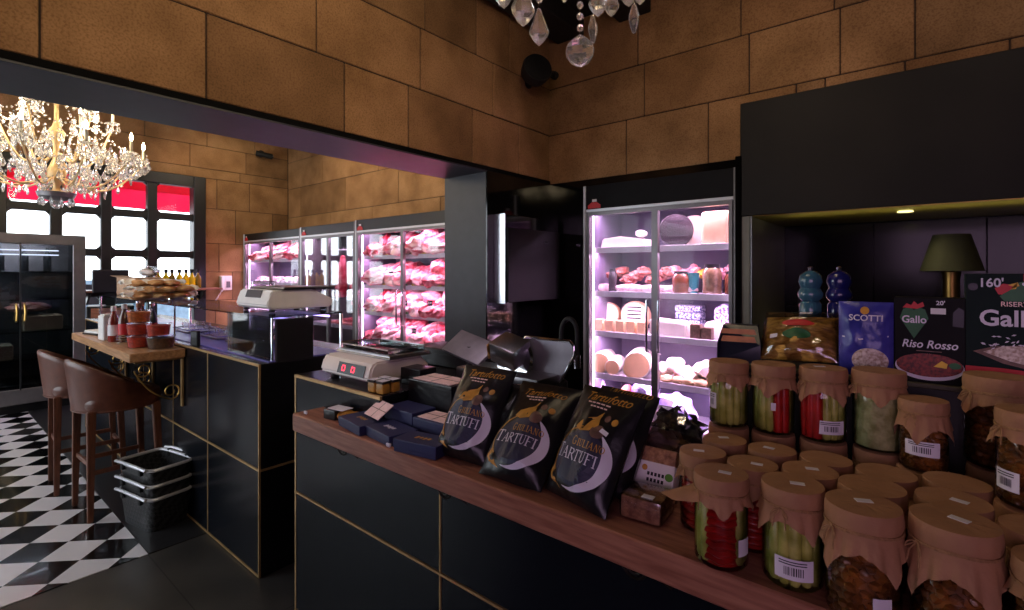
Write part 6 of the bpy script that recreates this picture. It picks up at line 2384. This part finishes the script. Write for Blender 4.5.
# swags of beads between arms and from the top
sw = MB()
for n, R, z0, ze, ph in tiers:
    for i in range(n):
        a0, a1 = 2 * pi * i / n + ph, 2 * pi * (i + 1) / n + ph
        for k in range(13):
            u = k / 12
            p = Vector((R * cos(a0), R * sin(a0), ze)).lerp(Vector((R * cos(a1), R * sin(a1), ze)), u) - Vector((0, 0, .12 * sin(pi * u)))
            sw.lathe([(0, .010), (.0085, .004), (.0085, -.004), (0, -.010)], 6, p)
        for k in range(12):
            u = k / 12
            p = Vector((.05 * cos(a0), .05 * sin(a0), 1.15)).lerp(Vector((R * cos(a0), R * sin(a0), ze + .02)), u) - Vector((0, 0, .16 * sin(pi * u)))
            sw.lathe([(0, .010), (.0085, .004), (.0085, -.004), (0, -.010)], 6, p)
for i in range(420):
    a = rc.uniform(0, 2 * pi)
    q = rc.random()
    rr_ = .10 + .54 * rc.random() ** .7
    zb = .10 + .30 * (rr_ / .64) ** 2
    zt = 1.0 - .62 * (rr_ / .64)
    z = zb + (max(zt, zb + .05) - zb) * rc.random() ** 1.6
    k = rc.uniform(.9, 1.7)
    p = (rr_ * cos(a), rr_ * sin(a), z)
    sw.lathe([(0, .004 * k), (.005 * k, -.008 * k), (.0125 * k, -.030 * k), (.010 * k, -.040 * k), (0, -.052 * k)], 6, p)
    if i % 2:
        sw.lathe([(0, .024 * k), (.007 * k, .016 * k), (0, .007 * k)], 6, p)
o = sw.build('crystal_bead_swags', 'crystal', ch, smooth=12)
o['kind'] = 'stuff'
for i in range(10):
    a = 2 * pi * i / 10
    hang('crystal_drop', DR['pendeloque'], ch, (.105 * cos(a), .105 * sin(a), .03), a, 1.0)
hang('crystal_ball', DR['ball'], ch, (0, 0, -.01), 0, .9)
for p, e in (((.25, .3, .66), 7), ((-.3, .2, .66), 7), ((.1, -.35, .66), 7), ((0, 0, 1.05), 5)):
    light('chandelier_lamp', 'POINT', Vector((-5.72, .80, 2.11)) + Vector(p), e, (1.0, .78, .52), .10)

c2h = thing('chandelier', 'near crystal chandelier with only its bottom drops showing at the top edge', 'chandelier', (-.70, 1.115, 2.15), 0)
MB().lathe([(0, .19), (.02, .195), (.03, .20), (.02, .21), (.05, .22), (.05, .26), (.016, .32), (.016, 1.28), (0, 1.285)], 20).build('stem', 'cream', c2h)


def strand(x, y, ztop, beads, kind, s=1.0, rz=0.0):
    """string of beads ending in a drop, top at ztop (local)"""
    z = ztop
    w = MB().tube([(x, y, ztop + .012), (x, y, ztop - .03 * beads - .004)], .0008, 5).build('wire', 'chrome', c2h)
    for k in range(beads):
        hang('crystal_bead', DR['bead'], w, (x, y, z - .008), 0, 1.35)
        z -= .030
    hang('crystal_drop', DR[kind], w, (x, y, z), rz, s)


def atz(px, depth):
    """local spot of the near chandelier under picture column px at a given distance"""
    v = CAM + ray(px, 0) * depth - Vector((-.70, 1.115, 2.15))
    return v.x, v.y


LEN = dict(tear=.055, almond=.060, pendeloque=.078, ball=.068)
for px, yb, dep, nb, kind, sc_, rz in ((580, 66, 1.32, 3, 'ball', 1.15, 0), (539, 46, 1.28, 2, 'pendeloque', 1.25, .7), (523, 27, 1.34, 1, 'pendeloque', 1.6, .9), (504, 9, 1.30, 1, 'pendeloque', 1.2, .5),
                                       (593, 44, 1.36, 2, 'almond', 1.35, .9), (598, 17, 1.26, 1, 'pendeloque', 1.15, .5), (611, 17, 1.34, 1, 'pendeloque', 1.15, .9),
                                       (634, 34, 1.30, 1, 'almond', 1.35, .6), (629, 7, 1.32, 1, 'pendeloque', 1.1, .3), (640, 5, 1.28, 1, 'pendeloque', 1.0, .6),
                                       (565, 3, 1.45, 1, 'tear', 1.2, .2), (514, -6, 1.42, 1, 'tear', 1.2, .2), (487, -2, 1.33, 1, 'almond', 1.0, .2)):
    x, y = atz(px, dep)
    zb = 1.5 + (CY - yb) * dep / FPX - 2.15
    strand(x, y, zb + LEN[kind] * sc_ + .030 * nb, nb, kind, sc_, rz)
for i in range(8):
    a = 2 * pi * i / 8 + .2
    pts = [((.03 + .27 * u) * cos(a), (.03 + .27 * u) * sin(a), .22 - .07 * sin(u * pi) + .16 * u ** 2) for u in [k / 12 for k in range(13)]]
    arm = MB().tube(pts, .009, 7).build('arm', 'cream', c2h)
    MB().lathe([(0, 0), (.04, .012), (.042, .018), (.01, .018), (0, .03)], 12, (pts[-1][0], pts[-1][1], pts[-1][2])).build('drip_pan', 'crystal', arm)
    MB().lathe([(.011, .02), (.011, .11), (0, .111)], 8, pts[-1]).build('candle', 'candle', arm)
    MB().lathe([(.008, .111), (.013, .13), (.004, .175), (0, .18)], 8, pts[-1]).build('bulb', 'bulb', arm)
rng_ = MB().tube([(.085 * cos(a), .085 * sin(a), .14) for a in [2 * pi * i / 24 for i in range(24)]], .006, 6, True).build('hanging_ring', 'cream', c2h)
for p in ((.2, .15, .55), (-.2, .15, .55), (0, -.25, .55)):
    light('near_chandelier_lamp', 'POINT', Vector((-.70, 1.115, 2.15)) + Vector(p), 2.0, (1.0, .76, .48), .08)
